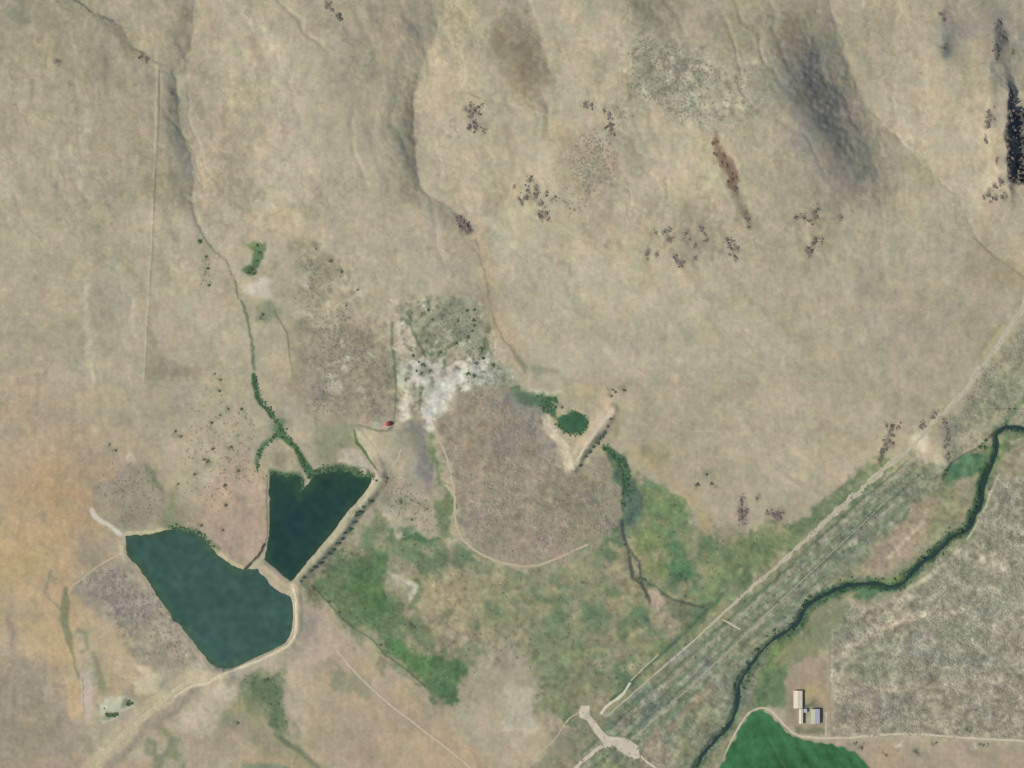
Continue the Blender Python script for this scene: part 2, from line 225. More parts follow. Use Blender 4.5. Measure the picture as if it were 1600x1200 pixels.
# purple-brown knoll and neighbours
paint(m_poly([(682,650),(700,630),(728,612),(760,606),(800,606),(822,630),(835,665),(860,690),(880,735),(912,738),(945,702),(962,735),(968,800),(962,832),(930,852),(895,868),(845,882),(795,880),(758,866),(730,845),(716,812),(714,770),(706,728),(692,690)], 7, 4), (156, 145, 125), .97)
paint(m_blob(790, 830, 60, 40), (144, 134, 116), .6); paint(m_blob(815, 640, 40, 30), (136, 136, 124), .7, N8, -.4); paint(m_blob(835, 690, 40, 30), (142, 138, 122), .7); paint(m_blob(790, 690, 50, 50), (154, 140, 120), .6); paint(m_blob(870, 790, 45, 40), (158, 148, 124), .5); paint(m_blob(920, 770, 20, 40), (150, 144, 122), .5); paint(m_blob(900, 830, 25, 22), (166, 152, 116), .6); paint(m_blob(880, 780, 16, 22), (138, 128, 110), .5)
paint(m_poly([(645,645),(668,655),(672,690),(695,760),(702,800),(690,815),(655,790),(630,745),(615,700),(620,665)], 9, 5), (156, 150, 128), .9); paint(m_poly([(640,660),(662,665),(680,710),(682,750),(668,765),(652,730),(642,700)], 9, 5), (132, 130, 118), .85)
paint(m_poly([(605,740),(640,750),(690,790),(680,825),(640,815),(598,785)], 10, 5), (168, 156, 132), .7)
paint(m_poly([(668,665),(684,690),(696,730),(706,770),(706,835),(692,835),(678,820),(676,790),(695,770),(684,720),(672,690)], 5, 4), (118, 132, 96), .85)
for x, y in [(598,798),(603,806),(610,812),(618,826),(622,836),(586,812),(628,846),(612,800)]: paint(m_blob(x, y, 5, 6), (200, 194, 172), .75)
paint(m_line([(612,765),(650,775),(665,780)], 6, 5), (184, 174, 150), .5); paint(m_poly([(580,790),(600,775),(640,775),(660,800),(600,800)], 8, 5), (140, 144, 118), .5)
setf(R_, m_poly([(640,610),(800,600),(960,740),(960,830),(800,880),(700,840)], 10, 5), .65)

# --- meadow
MEAD = [(486,915),(505,885),(545,840),(575,818),(590,806),(618,835),(640,828),(690,838),(720,850),(748,870),(790,888),(845,886),(900,868),(935,852),(968,828),(966,780),(952,725),(943,700),(965,708),(990,730),(1030,752),(1060,780),(1082,810),(1110,850),(1130,835),(1160,838),(1190,832),(1230,822),(1280,792),(1330,752),(1390,712),(1430,712),(1470,715),(1400,790),(1320,880),(1250,950),(1180,1010),(1120,1065),(1060,1120),(1010,1190),(985,1240),(840,1240),(860,1180),(900,1130),(850,1120),(838,1070),(820,1020),(790,1030),(745,1050),(730,1105),(700,1105),(650,1075),(600,1030),(560,990),(525,960),(500,935)]
mm = m_poly(MEAD, 12, 8); paint(mm, (146, 144, 112), .95)
paint(mm, (108, 128, 92), .75, N25 + .7 * N8 + .4 * N3, .35, .8); paint(mm, (163, 153, 124), .65, N16 * .8 - N40 * .8 + .4 * N5, .5, .8); paint(mm, (94, 118, 86), .6, vnoise(14, seed=31), 1.0, .6)
setf(R_, mm, .75)
paint(m_poly([(945,697),(960,706),(972,718),(985,732),(990,748),(990,800),(985,812),(975,815),(968,800),(966,765),(958,730),(948,710)], 3, 3), (88, 110, 88), .9); paint(m_poly([(970,745),(998,748),(1003,800),(985,816),(972,812)], 6, 4), (94, 112, 94), .85)
paint(m_line([(946,698,5),(960,708,10),(972,722,15),(978,740,14),(976,770,8)], 8, 2.5), (70, 100, 76), .9)
paint(m_poly([(1000,750),(1030,748),(1060,780),(1085,812),(1060,830),(1020,812),(1005,790)], 8, 5), (110, 136, 92), .85); paint(m_blob(1030, 777, 12, 10), (146, 142, 106), .6)
paint(m_poly([(985,820),(1030,830),(1060,860),(1050,900),(1010,890),(990,860)], 10, 6), (122, 138, 92), .8); paint(m_poly([(1045,830),(1080,860),(1090,900),(1060,905),(1045,870)], 8, 6), (88, 120, 86), .8); paint(m_blob(1062, 900, 14, 10), (72, 104, 78), .7)
paint(m_blob(1033, 870, 14, 9), (164, 152, 124), .7); paint(m_blob(1110, 900, 22, 14), (158, 150, 116), .6); paint(m_poly([(1110,860),(1180,835),(1250,815),(1230,850),(1170,900),(1120,930),(1080,940),(1100,900)], 10, 6), (116, 134, 92), .6)
paint(m_poly([(1200,845),(1260,800),(1310,765),(1380,712),(1395,716),(1330,775),(1260,830),(1190,890),(1100,962),(1050,1005),(1015,1030),(1000,1030),(1060,975),(1130,910)], 8, 6), (108, 128, 90), .65)
paint(m_poly([(525,872),(560,860),(592,862),(600,895),(605,925),(630,950),(640,985),(600,990),(560,980),(530,950),(500,925),(505,900)], 8, 4), (104, 124, 88), .9); paint(m_poly([(555,870),(588,868),(596,900),(605,935),(590,985),(560,965),(545,910)], 10, 5), (94, 120, 82), .8)
paint(m_poly([(590,985),(615,990),(645,1010),(690,1025),(720,1050),(728,1075),(712,1105),(698,1105),(670,1078),(640,1045),(610,1012)], 5, 4), (94, 122, 84), .95); paint(m_blob(617, 1010, 14, 12), (96, 132, 86), .75); paint(m_blob(655, 1040, 16, 9, 35), (92, 136, 84), .6); paint(m_blob(705, 1085, 10, 18), (76, 108, 82), .7)
paint(m_line([(490,915),(515,945),(545,975),(580,1000),(605,1025),(640,1050),(665,1075)], 2.2, 1.6), (86, 96, 78), .8); paint(m_poly([(628,822),(640,830),(665,838),(690,840),(665,846),(635,842)], 3, 3), (80, 112, 78), .85)
paint(m_poly([(600,885),(640,890),(655,925),(640,942),(620,935),(605,905)], 8, 4), (168, 162, 134), .85); paint(m_line([(618,898,4),(632,908,6),(650,915,8),(640,935,8)], 6, 3), (196, 190, 168), .8); paint(m_line([(650,905),(660,920),(650,940),(640,950)], 8, 4), (96, 112, 86), .7)
paint(m_poly([(660,900),(700,905),(760,895),(790,920),(770,950),(730,945),(735,980),(700,975),(660,960)], 12, 6), (166, 154, 122), .7); paint(m_blob(720, 995, 22, 18), (186, 168, 142), .7, N8, -.5); paint(m_blob(640, 975, 12, 8), (86, 104, 80), .7)
paint(m_poly([(740,1010),(800,1000),(835,1050),(840,1110),(820,1130),(780,1120),(740,1100),(730,1060)], 14, 6), (166, 158, 132), .85); paint(m_poly([(795,1070),(825,1078),(840,1105),(835,1140),(810,1150),(795,1130)], 8, 5), (194, 184, 160), .85); paint(m_blob(790, 1100, 14, 12), (190, 184, 162), .7); paint(m_blob(790, 1035, 16, 14), (148, 140, 118), .7)
paint(m_blob(895, 1085, 24, 20), (152, 132, 110), .7, N8, -.7); paint(m_blob(800, 940, 20, 30), (168, 156, 118), .6, N8, -.3); paint(m_blob(870, 1000, 40, 40), (108, 134, 94), .5); paint(m_blob(880, 1060, 40, 50), (112, 132, 92), .5); paint(m_blob(990, 1000, 20, 16), (152, 150, 112), .5)
paint(m_line([(974,815,3.5),(975,840,5),(983,862,4.5),(986,885,5),(990,902,4),(1000,908,8)], 4, 1.6), (84, 88, 82), .9); paint(m_line([(983,858),(998,880),(1004,905),(1020,914),(1035,925),(1050,936),(1072,943),(1098,948),(1112,940)], 4, 1.8), (88, 98, 80), .85); paint(m_line([(1000,908),(1008,925),(1018,942)], 5, 2), (84, 86, 78), .85)
paint(m_poly([(1010,921),(1025,921),(1037,930),(1040,942),(1030,952),(1018,942)], 2.5, 2), (190, 172, 146), .95); paint(m_poly([(1030,945),(1045,955),(1065,985),(1060,1000),(1045,995),(1035,965)], 6, 4), (160, 150, 122), .8); paint(m_blob(994, 890, 3, 10, -15), (180, 174, 150), .6)
paint(m_poly([(1030,935),(1090,950),(1100,962),(1075,985),(1055,970)], 6, 4), (110, 118, 96), .6); paint(m_line([(968,720),(972,750),(968,790)], 2, 2), (160, 155, 125), .4)
paint(m_blob(1020, 712, 25, 14, 40), (138, 140, 104), .7); paint(m_line([(985,705),(1030,730),(1060,765),(1085,785),(1110,830)], 14, 7), (178, 162, 118), .55)
# bottom middle
paint(m_poly([(470,930),(510,950),(560,1010),(640,1070),(700,1120),(760,1190),(800,1240),(520,1240),(470,1150),(480,1090),(490,1040),(470,1010)], 12, 6), (178, 161, 132), .9)
paint(m_poly([(470,1060),(500,1040),(520,1060),(510,1090),(560,1130),(540,1180),(480,1170)], 20, 8), (166, 158, 126), .7, N16, -.5); paint(m_poly([(515,1030),(550,1050),(580,1090),(555,1085),(525,1065)], 8, 6), (152, 148, 120), .8); paint(m_line([(560,985),(600,1050),(660,1100),(670,1120)], 14, 8), (142, 142, 112), .55, N8, -.2)
paint(m_poly([(460,915),(485,930),(505,955),(520,985),(540,1010),(500,1040),(465,1060),(462,1010),(466,980)], 8, 5), (186, 171, 146), .95); paint(m_blob(470, 1060, 26, 60), (186, 172, 146), .8); paint(m_blob(700, 1170, 50, 30, 40), (182, 160, 124), .5); paint(m_blob(760, 1120, 30, 40), (176, 166, 134), .6)
paint(m_poly([(375,1060),(410,1045),(438,1052),(448,1080),(446,1110),(455,1150),(440,1160),(412,1130),(385,1120),(372,1090)], 9, 5), (128, 136, 104), .9); paint(m_poly([(395,1065),(430,1056),(445,1085),(440,1120),(445,1150),(410,1120)], 8, 5), (100, 120, 90), .8); paint(m_blob(418, 1062, 5, 4), (70, 82, 68), .8)
paint(m_poly([(330,1110),(380,1100),(430,1150),(480,1180),(500,1210),(400,1200),(340,1160)], 16, 8), (152, 146, 112), .7); paint(m_line([(430,1150),(470,1175),(500,1205)], 8, 4), (104, 116, 92), .7); paint(m_poly([(370,1185),(440,1178),(480,1195),(480,1240),(340,1240)], 6, 3), (170, 152, 118), .7); paint(m_poly([(380,1194),(450,1196),(490,1240),(370,1240)], 3, 2), (124, 140, 112), .8)
paint(m_poly([(225,1140),(255,1130),(285,1170),(290,1240),(240,1240),(225,1190)], 10, 5), (126, 132, 102), .8, N8, -.6); paint(m_poly([(150,1240),(190,1195),(240,1190),(260,1240)], 10, 5), (172, 152, 128), .7)
paint(m_poly([(270,1080),(300,1065),(345,1060),(370,1085),(360,1120),(330,1150),(290,1145),(268,1110)], 12, 6), (194, 181, 154), .95); paint(m_blob(370, 1130, 14, 14), (140, 138, 118), .7); paint(m_poly([(290,1150),(370,1150),(420,1190),(300,1200)], 12, 6), (176, 160, 132), .7)
# lakeside
paint(m_poly([(330,745),(380,690),(405,720),(414,760),(418,840),(400,872),(378,886),(350,870),(325,840),(300,826),(310,780)], 10, 5), (178, 160, 134), .85); paint(m_poly([(355,800),(395,760),(412,790),(410,840),(385,875),(350,860),(335,835)], 7, 4), (172, 154, 132), .8)
paint(m_line([(304,831),(322,842),(345,866),(368,882),(380,888)], 4, 2), (200, 184, 142), .7); paint(m_line([(412,850),(400,872),(388,882),(380,890)], 2.6, 1.4), (70, 76, 64), .9); paint(m_line([(403,868),(392,886),(384,894)], 2.6, 1.4), (190, 184, 156), .8)
paint(m_line([(417,748),(417,800),(417,840),(412,853)], 2, 1.5), (120, 112, 92), .7)
paint(m_line([(196,833),(215,833),(235,833),(256,829)], 5, 2), (204, 194, 152), .9); paint(m_blob(270, 822, 18, 10), (106, 122, 86), .8); paint(m_line([(270,775),(268,800),(265,820)], 14, 6), (146, 148, 112), .7); paint(m_line([(276,828),(300,826),(315,835),(340,858)], 7, 3), (96, 112, 80), .6)
paint(m_poly([(150,760),(175,730),(215,710),(250,740),(262,790),(262,825),(195,828),(160,812),(145,790)], 10, 5), (162, 152, 130), .9); paint(m_line([(143,797,6),(148,807,8),(158,815,7),(172,822,7),(184,832,7),(194,840,6)], 6, 2), (212, 204, 184), .95); paint(m_blob(195, 714, 5, 5), (214, 206, 186), .85); paint(m_blob(217, 717, 2.5, 4), (205, 196, 170), .7)
paint(m_poly([(220,722),(235,728),(248,755),(250,768),(240,765),(225,742)], 5, 3), (130, 138, 106), .75); paint(m_poly([(125,840),(180,838),(192,850),(180,868),(150,885),(125,880)], 8, 4), (160, 150, 128), .8)
paint(m_line([(192,840,9),(190,862,9),(184,872,5)], 8, 3), (192, 182, 150), .7)
paint(m_poly([(122,905),(150,885),(190,872),(215,890),(240,930),(262,962),(290,995),(318,1030),(312,1046),(270,1050),(235,1045),(205,1030),(205,1005),(185,985),(160,975),(135,955),(120,930)], 6, 4), (159, 150, 130), .95); paint(m_poly([(150,905),(215,900),(245,960),(230,975),(180,975),(140,940)], 12, 5), (148, 138, 124), .6)
paint(m_poly([(135,960),(200,985),(205,1030),(240,1050),(230,1075),(180,1082),(160,1070),(145,1030),(130,1000)], 9, 4), (184, 167, 134), .9); paint(m_poly([(200,1030),(250,1055),(245,1080),(215,1080),(205,1060),(225,1055)], 4, 3), (206, 194, 160), .8); paint(m_line([(186,1057),(215,1058),(245,1055)], 2.5, 2), (204, 194, 160), .7)
paint(m_line([(212,888),(240,930),(262,970),(290,1000),(318,1034)], 6, 4), (180, 164, 138), .6); setf(R_, m_poly([(120,890),(215,890),(318,1040),(205,1030)], 8, 4), .8)
paint(m_line([(104,920,6),(102,945,14),(100,975,12),(106,1000,12),(112,1020,4),(118,1045,3),(130,1085,3),(132,1118,2)], 8, 3), (124, 128, 98), .8); paint(m_line([(120,984),(133,990),(135,1015),(128,1020)], 6, 3), (134, 140, 108), .7); paint(m_line([(78,895,6),(68,925,4),(80,940,5),(95,952,5)], 5, 3), (140, 138, 110), .7); paint(m_blob(84, 906, 9, 7), (126, 128, 102), .6)
paint(m_line([(145,1020,6),(155,1060,12),(160,1080,14)], 8, 5), (142, 140, 108), .75); paint(m_poly([(125,1050),(140,1045),(145,1118),(130,1120)], 3, 2), (190, 178, 156), .8); paint(m_line([(130,1060),(131,1115)], 1.5, 1), (150, 142, 120), .8); paint(m_poly([(103,1060),(128,1062),(130,1120),(105,1120)], 3, 2), (190, 166, 124), .8)
paint(m_poly([(157,1098),(172,1086),(195,1090),(208,1096),(210,1106),(192,1112),(182,1125),(165,1128),(157,1115)], 3, 2), (194, 188, 156), .95); paint(m_poly([(165,1100),(185,1096),(195,1102),(180,1112),(168,1112)], 3, 2), (180, 172, 136), .8)
# dams and embankments
paint(m_poly([(340,1048),(352,1062),(330,1080),(290,1090),(240,1130),(200,1165),(165,1200),(150,1240),(120,1240),(150,1180),(190,1140),(240,1085),(270,1062),(310,1050)], 5, 2), (186, 174, 142), .95)
paint(m_poly([(300,1078),(320,1072),(290,1100),(255,1130),(215,1160),(185,1195),(160,1240),(140,1240),(175,1180),(230,1130),(270,1095)], 4, 2), (158, 148, 130), .8)  # shading on the embankment's south-east side painted darker
paint(m_line([(345,1056),(372,1049),(400,1039),(430,1026),(452,1014),(462,1000)], 11, 4), (188, 176, 146), .8)
paint(m_line([(596,750),(575,776),(545,812),(510,855),(480,890),(462,912)], 12, 3), (178, 170, 138), .95)
paint(m_line([(590,772),(566,800),(540,830),(512,862),(486,890),(472,906)], 7, 3), (136, 138, 116), .9); paint(m_line([(413,886),(432,900),(450,914),(458,922)], 8, 2), (184, 170, 142), .9); paint(m_poly([(452,915),(470,905),(478,920),(466,935),(456,928)], 4, 2), (196, 180, 150), .9)
paint(m_line([(465,925),(472,940),(470,960),(465,990)], 12, 5), (186, 172, 144), .8)
paint(m_line([(424,738),(445,742),(465,742),(472,752),(468,768)], 9, 4), (78, 100, 74), .8); paint(m_line([(486,744),(505,734),(532,729),(558,736),(582,742)], 11, 5), (72, 92, 68), .8, N5, -.8)
paint(m_line([(414,850),(404,866),(394,878),(382,891)], 3.4, 1.2), (58, 66, 58), .95); paint(m_line([(418,855),(408,872),(398,884)], 3, 1.4), (190, 184, 156), .7)
# third dam and its basin
paint(m_poly([(832,612),(850,606),(900,600),(952,612),(958,645),(925,690),(896,736),(886,732),(878,700),(850,672),(845,655),(855,650),(838,640)], 4, 2), (182, 170, 138), .95)
paint(m_poly([(845,655),(855,650),(875,668),(890,680),(895,700),(880,690),(862,680)], 3, 2), (204, 192, 160), .9); paint(m_line([(954,640),(935,665),(915,692),(900,715),(893,732)], 7, 2), (204, 188, 160), .9); paint(m_line([(830,610),(855,615),(875,612)], 5, 2), (198, 190, 162), .8); paint(m_blob(885, 708, 9, 16), (168, 158, 124), .5)
paint(m_poly([(812,606),(828,618),(845,619),(870,621),(872,636),(868,646),(880,650),(894,642),(908,642),(918,650),(920,662),(913,677),(903,681),(888,678),(874,666),(868,652),(858,646),(846,650),(838,636),(822,622)], 2.5, 3), (84, 112, 80), .95); paint(m_poly([(846,622),(870,624),(868,640),(852,640)], 4, 3), (66, 94, 72), .8)
for x, y in [(860,630),(878,640),(884,644),(872,648),(866,634),(848,655)]: paint(m_blob(x, y, 4, 3), (184, 176, 146), .8)
paint(m_line([(957,650),(946,672),(931,695),(911,720)], 6, 3), (130, 132, 116), .8); paint(m_line([(955,610),(953,640)], 2, 1.5), (140, 132, 110), .7); paint(m_poly([(955,650),(975,655),(965,690),(948,695)], 7, 4), (152, 146, 114), .6)
paint(m_poly([(800,600),(812,608),(830,612),(845,620),(838,640),(825,632),(808,622),(795,610)], 4, 3), (100, 122, 96), .85); paint(m_line([(808,560,4),(822,575,7),(845,578,10),(870,580,9)], 8, 5), (142, 142, 118), .7); paint(m_line([(800,540),(812,560),(822,575)], 5, 3), (124, 128, 108), .6)
paint(m_blob(938, 603, 14, 9), (152, 142, 114), .7, N5, 0)
paint(m_poly([(846,652),(856,650),(868,664),(884,682),(896,690),(898,712),(892,736),(882,722),(880,700),(862,682),(850,672)], 3, 2), (206, 193, 164), .95); paint(m_poly([(915,640),(940,618),(958,622),(958,645),(925,692),(896,735),(893,722),(905,690),(922,668),(924,652)], 3, 2), (192, 176, 146), .9)
paint(m_line([(956,642),(937,666),(917,694),(896,732)], 7, 2, .6), (210, 196, 168), .95)
paint(m_poly([(625,600),(655,606),(690,596),(700,612),(665,622),(640,615),(622,612)], 5, 4), (158, 158, 132), .75, N5, -.6); paint(m_poly([(668,590),(700,575),(712,588),(690,604)], 6, 4), (182, 168, 146), .7)
paint(m_poly([(728,575),(762,560),(800,588),(806,604),(780,604),(745,598)], 6, 4), (154, 156, 138), .75, N5 + .5 * N8, -.3); paint(m_poly([(625,562),(700,556),(705,580),(640,600),(622,590)], 6, 4), (146, 148, 126), .55, N5 + .4 * N3, .5, .6)
paint(m_line([(752,562),(722,588),(695,604),(676,624),(668,645),(671,668)], 15, 5, 2.5), (212, 206, 186), .85, N8 + .6 * N5, -1.6)
paint(m_poly([(157,1096),(172,1084),(196,1088),(211,1094),(213,1107),(194,1113),(182,1127),(163,1130),(155,1115)], 3, 2), (198, 194, 164), .95)
# --- river corridor
paint(m_poly([(1660,440),(1600,500),(1560,560),(1520,610),(1480,660),(1470,700),(1490,715),(1560,665),(1600,655),(1660,655)], 6, 3), (150, 147, 122), .9)
setf(R_, m_poly([(1660,440),(1600,500),(1520,610),(1480,660),(1490,715),(1660,655)], 6, 3), 1.0)
COR = [(1490,715),(1560,680),(1600,680),(1660,690),(1660,740),(1590,740),(1530,835),(1460,900),(1400,930),(1320,940),(1270,980),(1230,1020),(1190,1100),(1120,1190),(1070,1240),(960,1240),(1010,1190),(1100,1090),(1180,1010),(1250,950),(1330,880),(1400,800)]
paint(m_poly(COR, 8, 5), (136, 138, 106), .85); setf(R_, m_poly(COR, 8, 5), .9)
# streaks that run with the road (old channels)
c_, s_ = math.cos(math.radians(-42)), math.sin(math.radians(-42))
b = block(850, 690, 1500, 1260); U = (PX[b] * c_ + PY[b] * s_) / 22; V = (-PX[b] * s_ + PY[b] * c_) / 3.6
Rn = np.random.default_rng(77).standard_normal((512, 512)); ui = np.floor(U).astype(int); vi = np.floor(V).astype(int); fu = U - ui; fv = V - vi; fu = fu * fu * (3 - 2 * fu); fv = fv * fv * (3 - 2 * fv)
ST = np.zeros((NY, NX), np.float32); q = lambda a, c: Rn[a % 512, c % 512]
ST[b] = .55 * rnoise(PX[b] + 1.5 * WX[b], PY[b] + 1.5 * WY[b], -42, 150, 4.6, 78) + .6 * (q(ui, vi) * (1 - fu) * (1 - fv) + q(ui + 1, vi) * fu * (1 - fv) + q(ui, vi + 1) * (1 - fu) * fv + q(ui + 1, vi + 1) * fu * fv) * 1.4
STRIP = [(1430,712),(1395,735),(1340,785),(1280,840),(1205,905),(1140,962),(1090,1000),(1000,1085),(950,1130),(860,1240),(1060,1240),(1150,1120),(1200,1020),(1290,920),(1360,850),(1450,770),(1480,730)]
ms = m_poly(STRIP, 5, 3)
paint(ms, (132, 136, 108), .8); paint(ms, (100, 118, 90), .6, ST * .8 + N8 * .6, .5, .8); paint(ms, (168, 160, 134), .5, -ST + .7 * N5, .9, .6); paint(ms, (150, 150, 134), .5, N5, .9, .5); setf(R_, ms, 1.2)
paint(m_poly([(1330,905),(1345,880),(1400,820),(1440,782),(1468,775),(1470,790),(1440,850),(1390,900),(1350,905)], 6, 4), (164, 148, 122), .85); paint(m_poly([(1490,750),(1535,700),(1530,790),(1505,820),(1490,800)], 6, 4), (160, 150, 120), .6); paint(m_line([(1390,870),(1410,850),(1445,815)], 5, 3), (192, 184, 156), .7)
paint(m_poly([(1565,705),(1600,690),(1640,690),(1640,735),(1590,735),(1560,745)], 8, 3), (168, 156, 130), .85)
paint(m_line([(1415,745),(1370,795),(1330,835),(1290,880),(1250,930),(1210,965),(1180,990),(1165,1005)], 2.6, 2), (88, 104, 80), .75); paint(m_line([(1440,712),(1404,756),(1380,770)], 3, 2), (180, 170, 146), .6)
paint(m_poly([(1476,742),(1484,726),(1505,712),(1530,704),(1548,706),(1545,735),(1520,748),(1498,750),(1480,752)], 4, 3), (86, 124, 90), .9); paint(m_line([(1474,747),(1480,735),(1488,722)], 4, 1.6), (56, 80, 76), .9); paint(m_line([(1488,722),(1510,708),(1530,698),(1545,684),(1560,672)], 3, 1.5), (92, 96, 80), .75); paint(m_line([(1570,665),(1590,635),(1610,612),(1650,570)], 7, 3), (112, 128, 94), .7)
paint(m_line([(1555,700),(1548,735),(1532,765)], 20, 5), (110, 130, 92), .6); paint(m_line([(1600,678),(1575,680),(1572,700)], 12, 4), (112, 128, 94), .8)
paint(m_line([(p[0] - 5, p[1] - 2) for p in RIVER[10:19]], 11, 3), (72, 100, 78), .85); paint(m_line([(p[0], p[1]) for p in RIVER[18:]], 14, 4), (98, 118, 86), .85); paint(m_line([(p[0] + 5, p[1] + 6) for p in RIVER[24:42]], 10, 4), (92, 118, 86), .8)
RV = [(p[0], p[1]) for p in RIVER]; mr = m_line(RV, 13, 5, 3.2); paint(mr, (62, 90, 66), .9, N5 * .8 + N16 * .6, -.6, 1.0); paint(m_line(RV, 4, 2, 1), (44, 62, 58), .9)
paint(m_poly([(1340,926),(1362,916),(1390,922),(1362,930),(1335,938)], 4, 3), (88, 124, 88), .8); paint(m_blob(1487, 884, 16, 11), (96, 124, 88), .85, N5, -1.5); paint(m_blob(1395, 908, 22, 8, -12), (118, 142, 84), .7)
paint(m_line([(1562,742),(1551,765),(1541,790),(1531,812),(1522,826),(1510,842)], 3, 1.5), (200, 192, 166), .85)
# sage plain, south-east
PLAIN = [(1516,842),(1545,795),(1566,742),(1600,738),(1660,738),(1660,1155),(1600,1154),(1460,1146),(1350,1150),(1303,1148),(1303,1040),(1300,985),(1320,955),(1400,930),(1440,915),(1480,868)]
mp = m_poly(PLAIN, 4, 3); paint(mp, (160, 153, 130), .97); setf(R_, mp, 1.5)
paint(mp, (182, 174, 152), .4, N5 + .4 * N16, .9, .6); paint(mp, (130, 134, 114), .45, N8b + .4 * N40, .8, .6)
paint(m_poly([(1303,1075),(1400,1065),(1500,1060),(1660,1050),(1660,1155),(1460,1146),(1303,1148)], 16, 8), (162, 151, 130), .7); paint(m_poly([(1310,1030),(1400,985),(1480,1000),(1480,1060),(1400,1070),(1310,1060)], 14, 8), (138, 138, 116), .5)
paint(m_line([(1308,1032,12),(1335,1008,13),(1370,985,14),(1400,972,15),(1440,962,12),(1490,958,8)], 12, 6), (190, 177, 151), .9, N5, -1.9); paint(m_line([(1400,950),(1420,918),(1445,905)], 6, 3), (188, 177, 150), .8); paint(m_line([(1430,915,4),(1460,895,5),(1500,862,5)], 5, 3), (184, 176, 150), .6); paint(m_line([(1500,955,5),(1540,925,6),(1580,880,6)], 6, 4), (182, 173, 149), .5); paint(m_line([(1580,1030),(1550,1035),(1530,1010)], 8, 5), (182, 174, 154), .5); paint(m_blob(1565, 990, 10, 8), (196, 186, 164), .7)
paint(m_poly([(1180,1050),(1215,1010),(1260,975),(1320,945),(1340,950),(1318,975),(1300,990),(1298,1030),(1240,1035),(1232,1100),(1165,1108)], 7, 5), (132, 136, 102), .9); paint(m_blob(1320, 985, 26, 20), (140, 140, 118), .7, N5, -.5); paint(m_poly([(1170,1080),(1200,1030),(1232,1035),(1228,1110),(1200,1105),(1180,1100)], 6, 4), (108, 132, 92), .85); paint(m_blob(1215, 1010, 18, 22, 40), (150, 148, 96), .5); paint(m_poly([(1195,1010),(1225,990),(1235,1000),(1200,1040)], 5, 3), (96, 122, 82), .6)
paint(m_poly([(1232,1040),(1262,1030),(1298,1028),(1299,1148),(1262,1150),(1240,1142),(1230,1100)], 5, 3), (162, 148, 121), .9); paint(m_blob(1270, 1082, 22, 12), (182, 170, 122), .8); paint(m_blob(1270, 1103, 12, 5), (96, 110, 84), .7); paint(m_poly([(1244,1138),(1265,1138),(1290,1142),(1285,1148),(1245,1146)], 2, 2), (124, 128, 92), .7); paint(m_blob(1238, 1110, 8, 18), (146, 136, 112), .6)
paint(m_poly([(1239,1080),(1249,1080),(1249,1130),(1241,1110)], 2, 1), (182, 170, 146), .4); paint(m_poly([(1262,1110),(1268,1110),(1268,1132),(1261,1132)], 1.5, .5), (172, 170, 142), .9)
paint(m_poly([(1135,1240),(1150,1180),(1290,1165),(1340,1158),(1600,1162),(1660,1164),(1660,1240)], 5, 3), (170, 157, 131), .95); paint(m_poly([(1345,1160),(1420,1160),(1400,1200),(1370,1240),(1355,1200)], 10, 5), (176, 158, 128), .7); paint(m_poly([(1420,1185),(1660,1180),(1660,1240),(1420,1240)], 12, 6), (178, 162, 138), .6)
for x, y, c in [(1430,1176,(100,94,78)),(1463,1162,(110,104,88)),(1347,1170,(110,106,84)),(1338,1162,(100,98,80)),(1385,1180,(150,126,108)),(1497,1142,(110,106,90))]: paint(m_blob(x, y, 4, 4), c, .75)
paint(m_blob(1406, 1161, 5, 1.8), (216, 206, 180), .9); paint(m_blob(1527, 1166, 5, 3.5), (204, 190, 170), .85)
# road margins and the pale mound by the cutting
paint(m_poly([(1432,690),(1445,675),(1462,672),(1474,690),(1476,712),(1460,728),(1445,735),(1428,712)], 9, 4), (192, 180, 148), .95); paint(m_poly([(1432,692),(1445,680),(1456,682),(1450,700),(1434,702)], 5, 3), (214, 204, 174), .9)
paint(m_line([(1445,712,18),(1420,724,14),(1385,748,10)], 14, 6), (184, 170, 144), .8); paint(m_line([(1615,470,20),(1570,525,24),(1500,625,20),(1460,665,14)], 18, 8), (176, 166, 128), .6); paint(m_line([(1596,470),(1560,510),(1540,540),(1530,570)], 8, 4), (140, 140, 104), .6, N5, -.2)
paint(m_poly([(1395,735),(1440,722),(1470,722),(1450,745),(1400,775),(1370,790)], 7, 4), (136, 142, 108), .7)
paint(m_line([(980,1082,8),(960,1092,7),(945,1108,6)], 7, 2), (205, 198, 174), .0)
paint(m_line([(1110,1075),(1075,1110),(1050,1140)], 9, 5), (176, 142, 112), .75); paint(m_line([(1100,1105),(1075,1150),(1050,1195)], 7, 3), (184, 170, 142), .8); paint(m_poly([(1000,1160),(1040,1140),(1045,1200),(1000,1240),(990,1200)], 9, 5), (160, 138, 112), .7); paint(m_poly([(1070,1120),(1110,1080),(1135,1080),(1110,1150),(1060,1215)], 8, 5), (134, 136, 98), .6)
paint(m_poly([(870,1130),(905,1118),(940,1150),(930,1175),(890,1210),(830,1240),(800,1240),(840,1180)], 7, 5), (142, 138, 112), .85, N8, -1.2); paint(m_poly([(940,1172),(965,1168),(1000,1185),(1020,1240),(890,1240)], 6, 4), (126, 136, 96), .9); paint(m_blob(968, 1193, 4, 4), (110, 104, 104), .8)
paint(m_poly([(840,1120),(860,1110),(890,1130),(850,1170),(820,1210),(800,1190)], 7, 5), (182, 168, 136), .7)
paint(m_line([(945,1142,10),(960,1120,12),(1000,1085,12),(1045,1045,10)], 10, 5), (92, 114, 90), .6); paint(m_line([(985,1148,8),(1020,1110,9),(1060,1075,8)], 8, 4), (84, 104, 88), .75); paint(m_line([(1085,1058),(1095,1050),(1105,1042)], 12, 4), (132, 134, 132), .6)
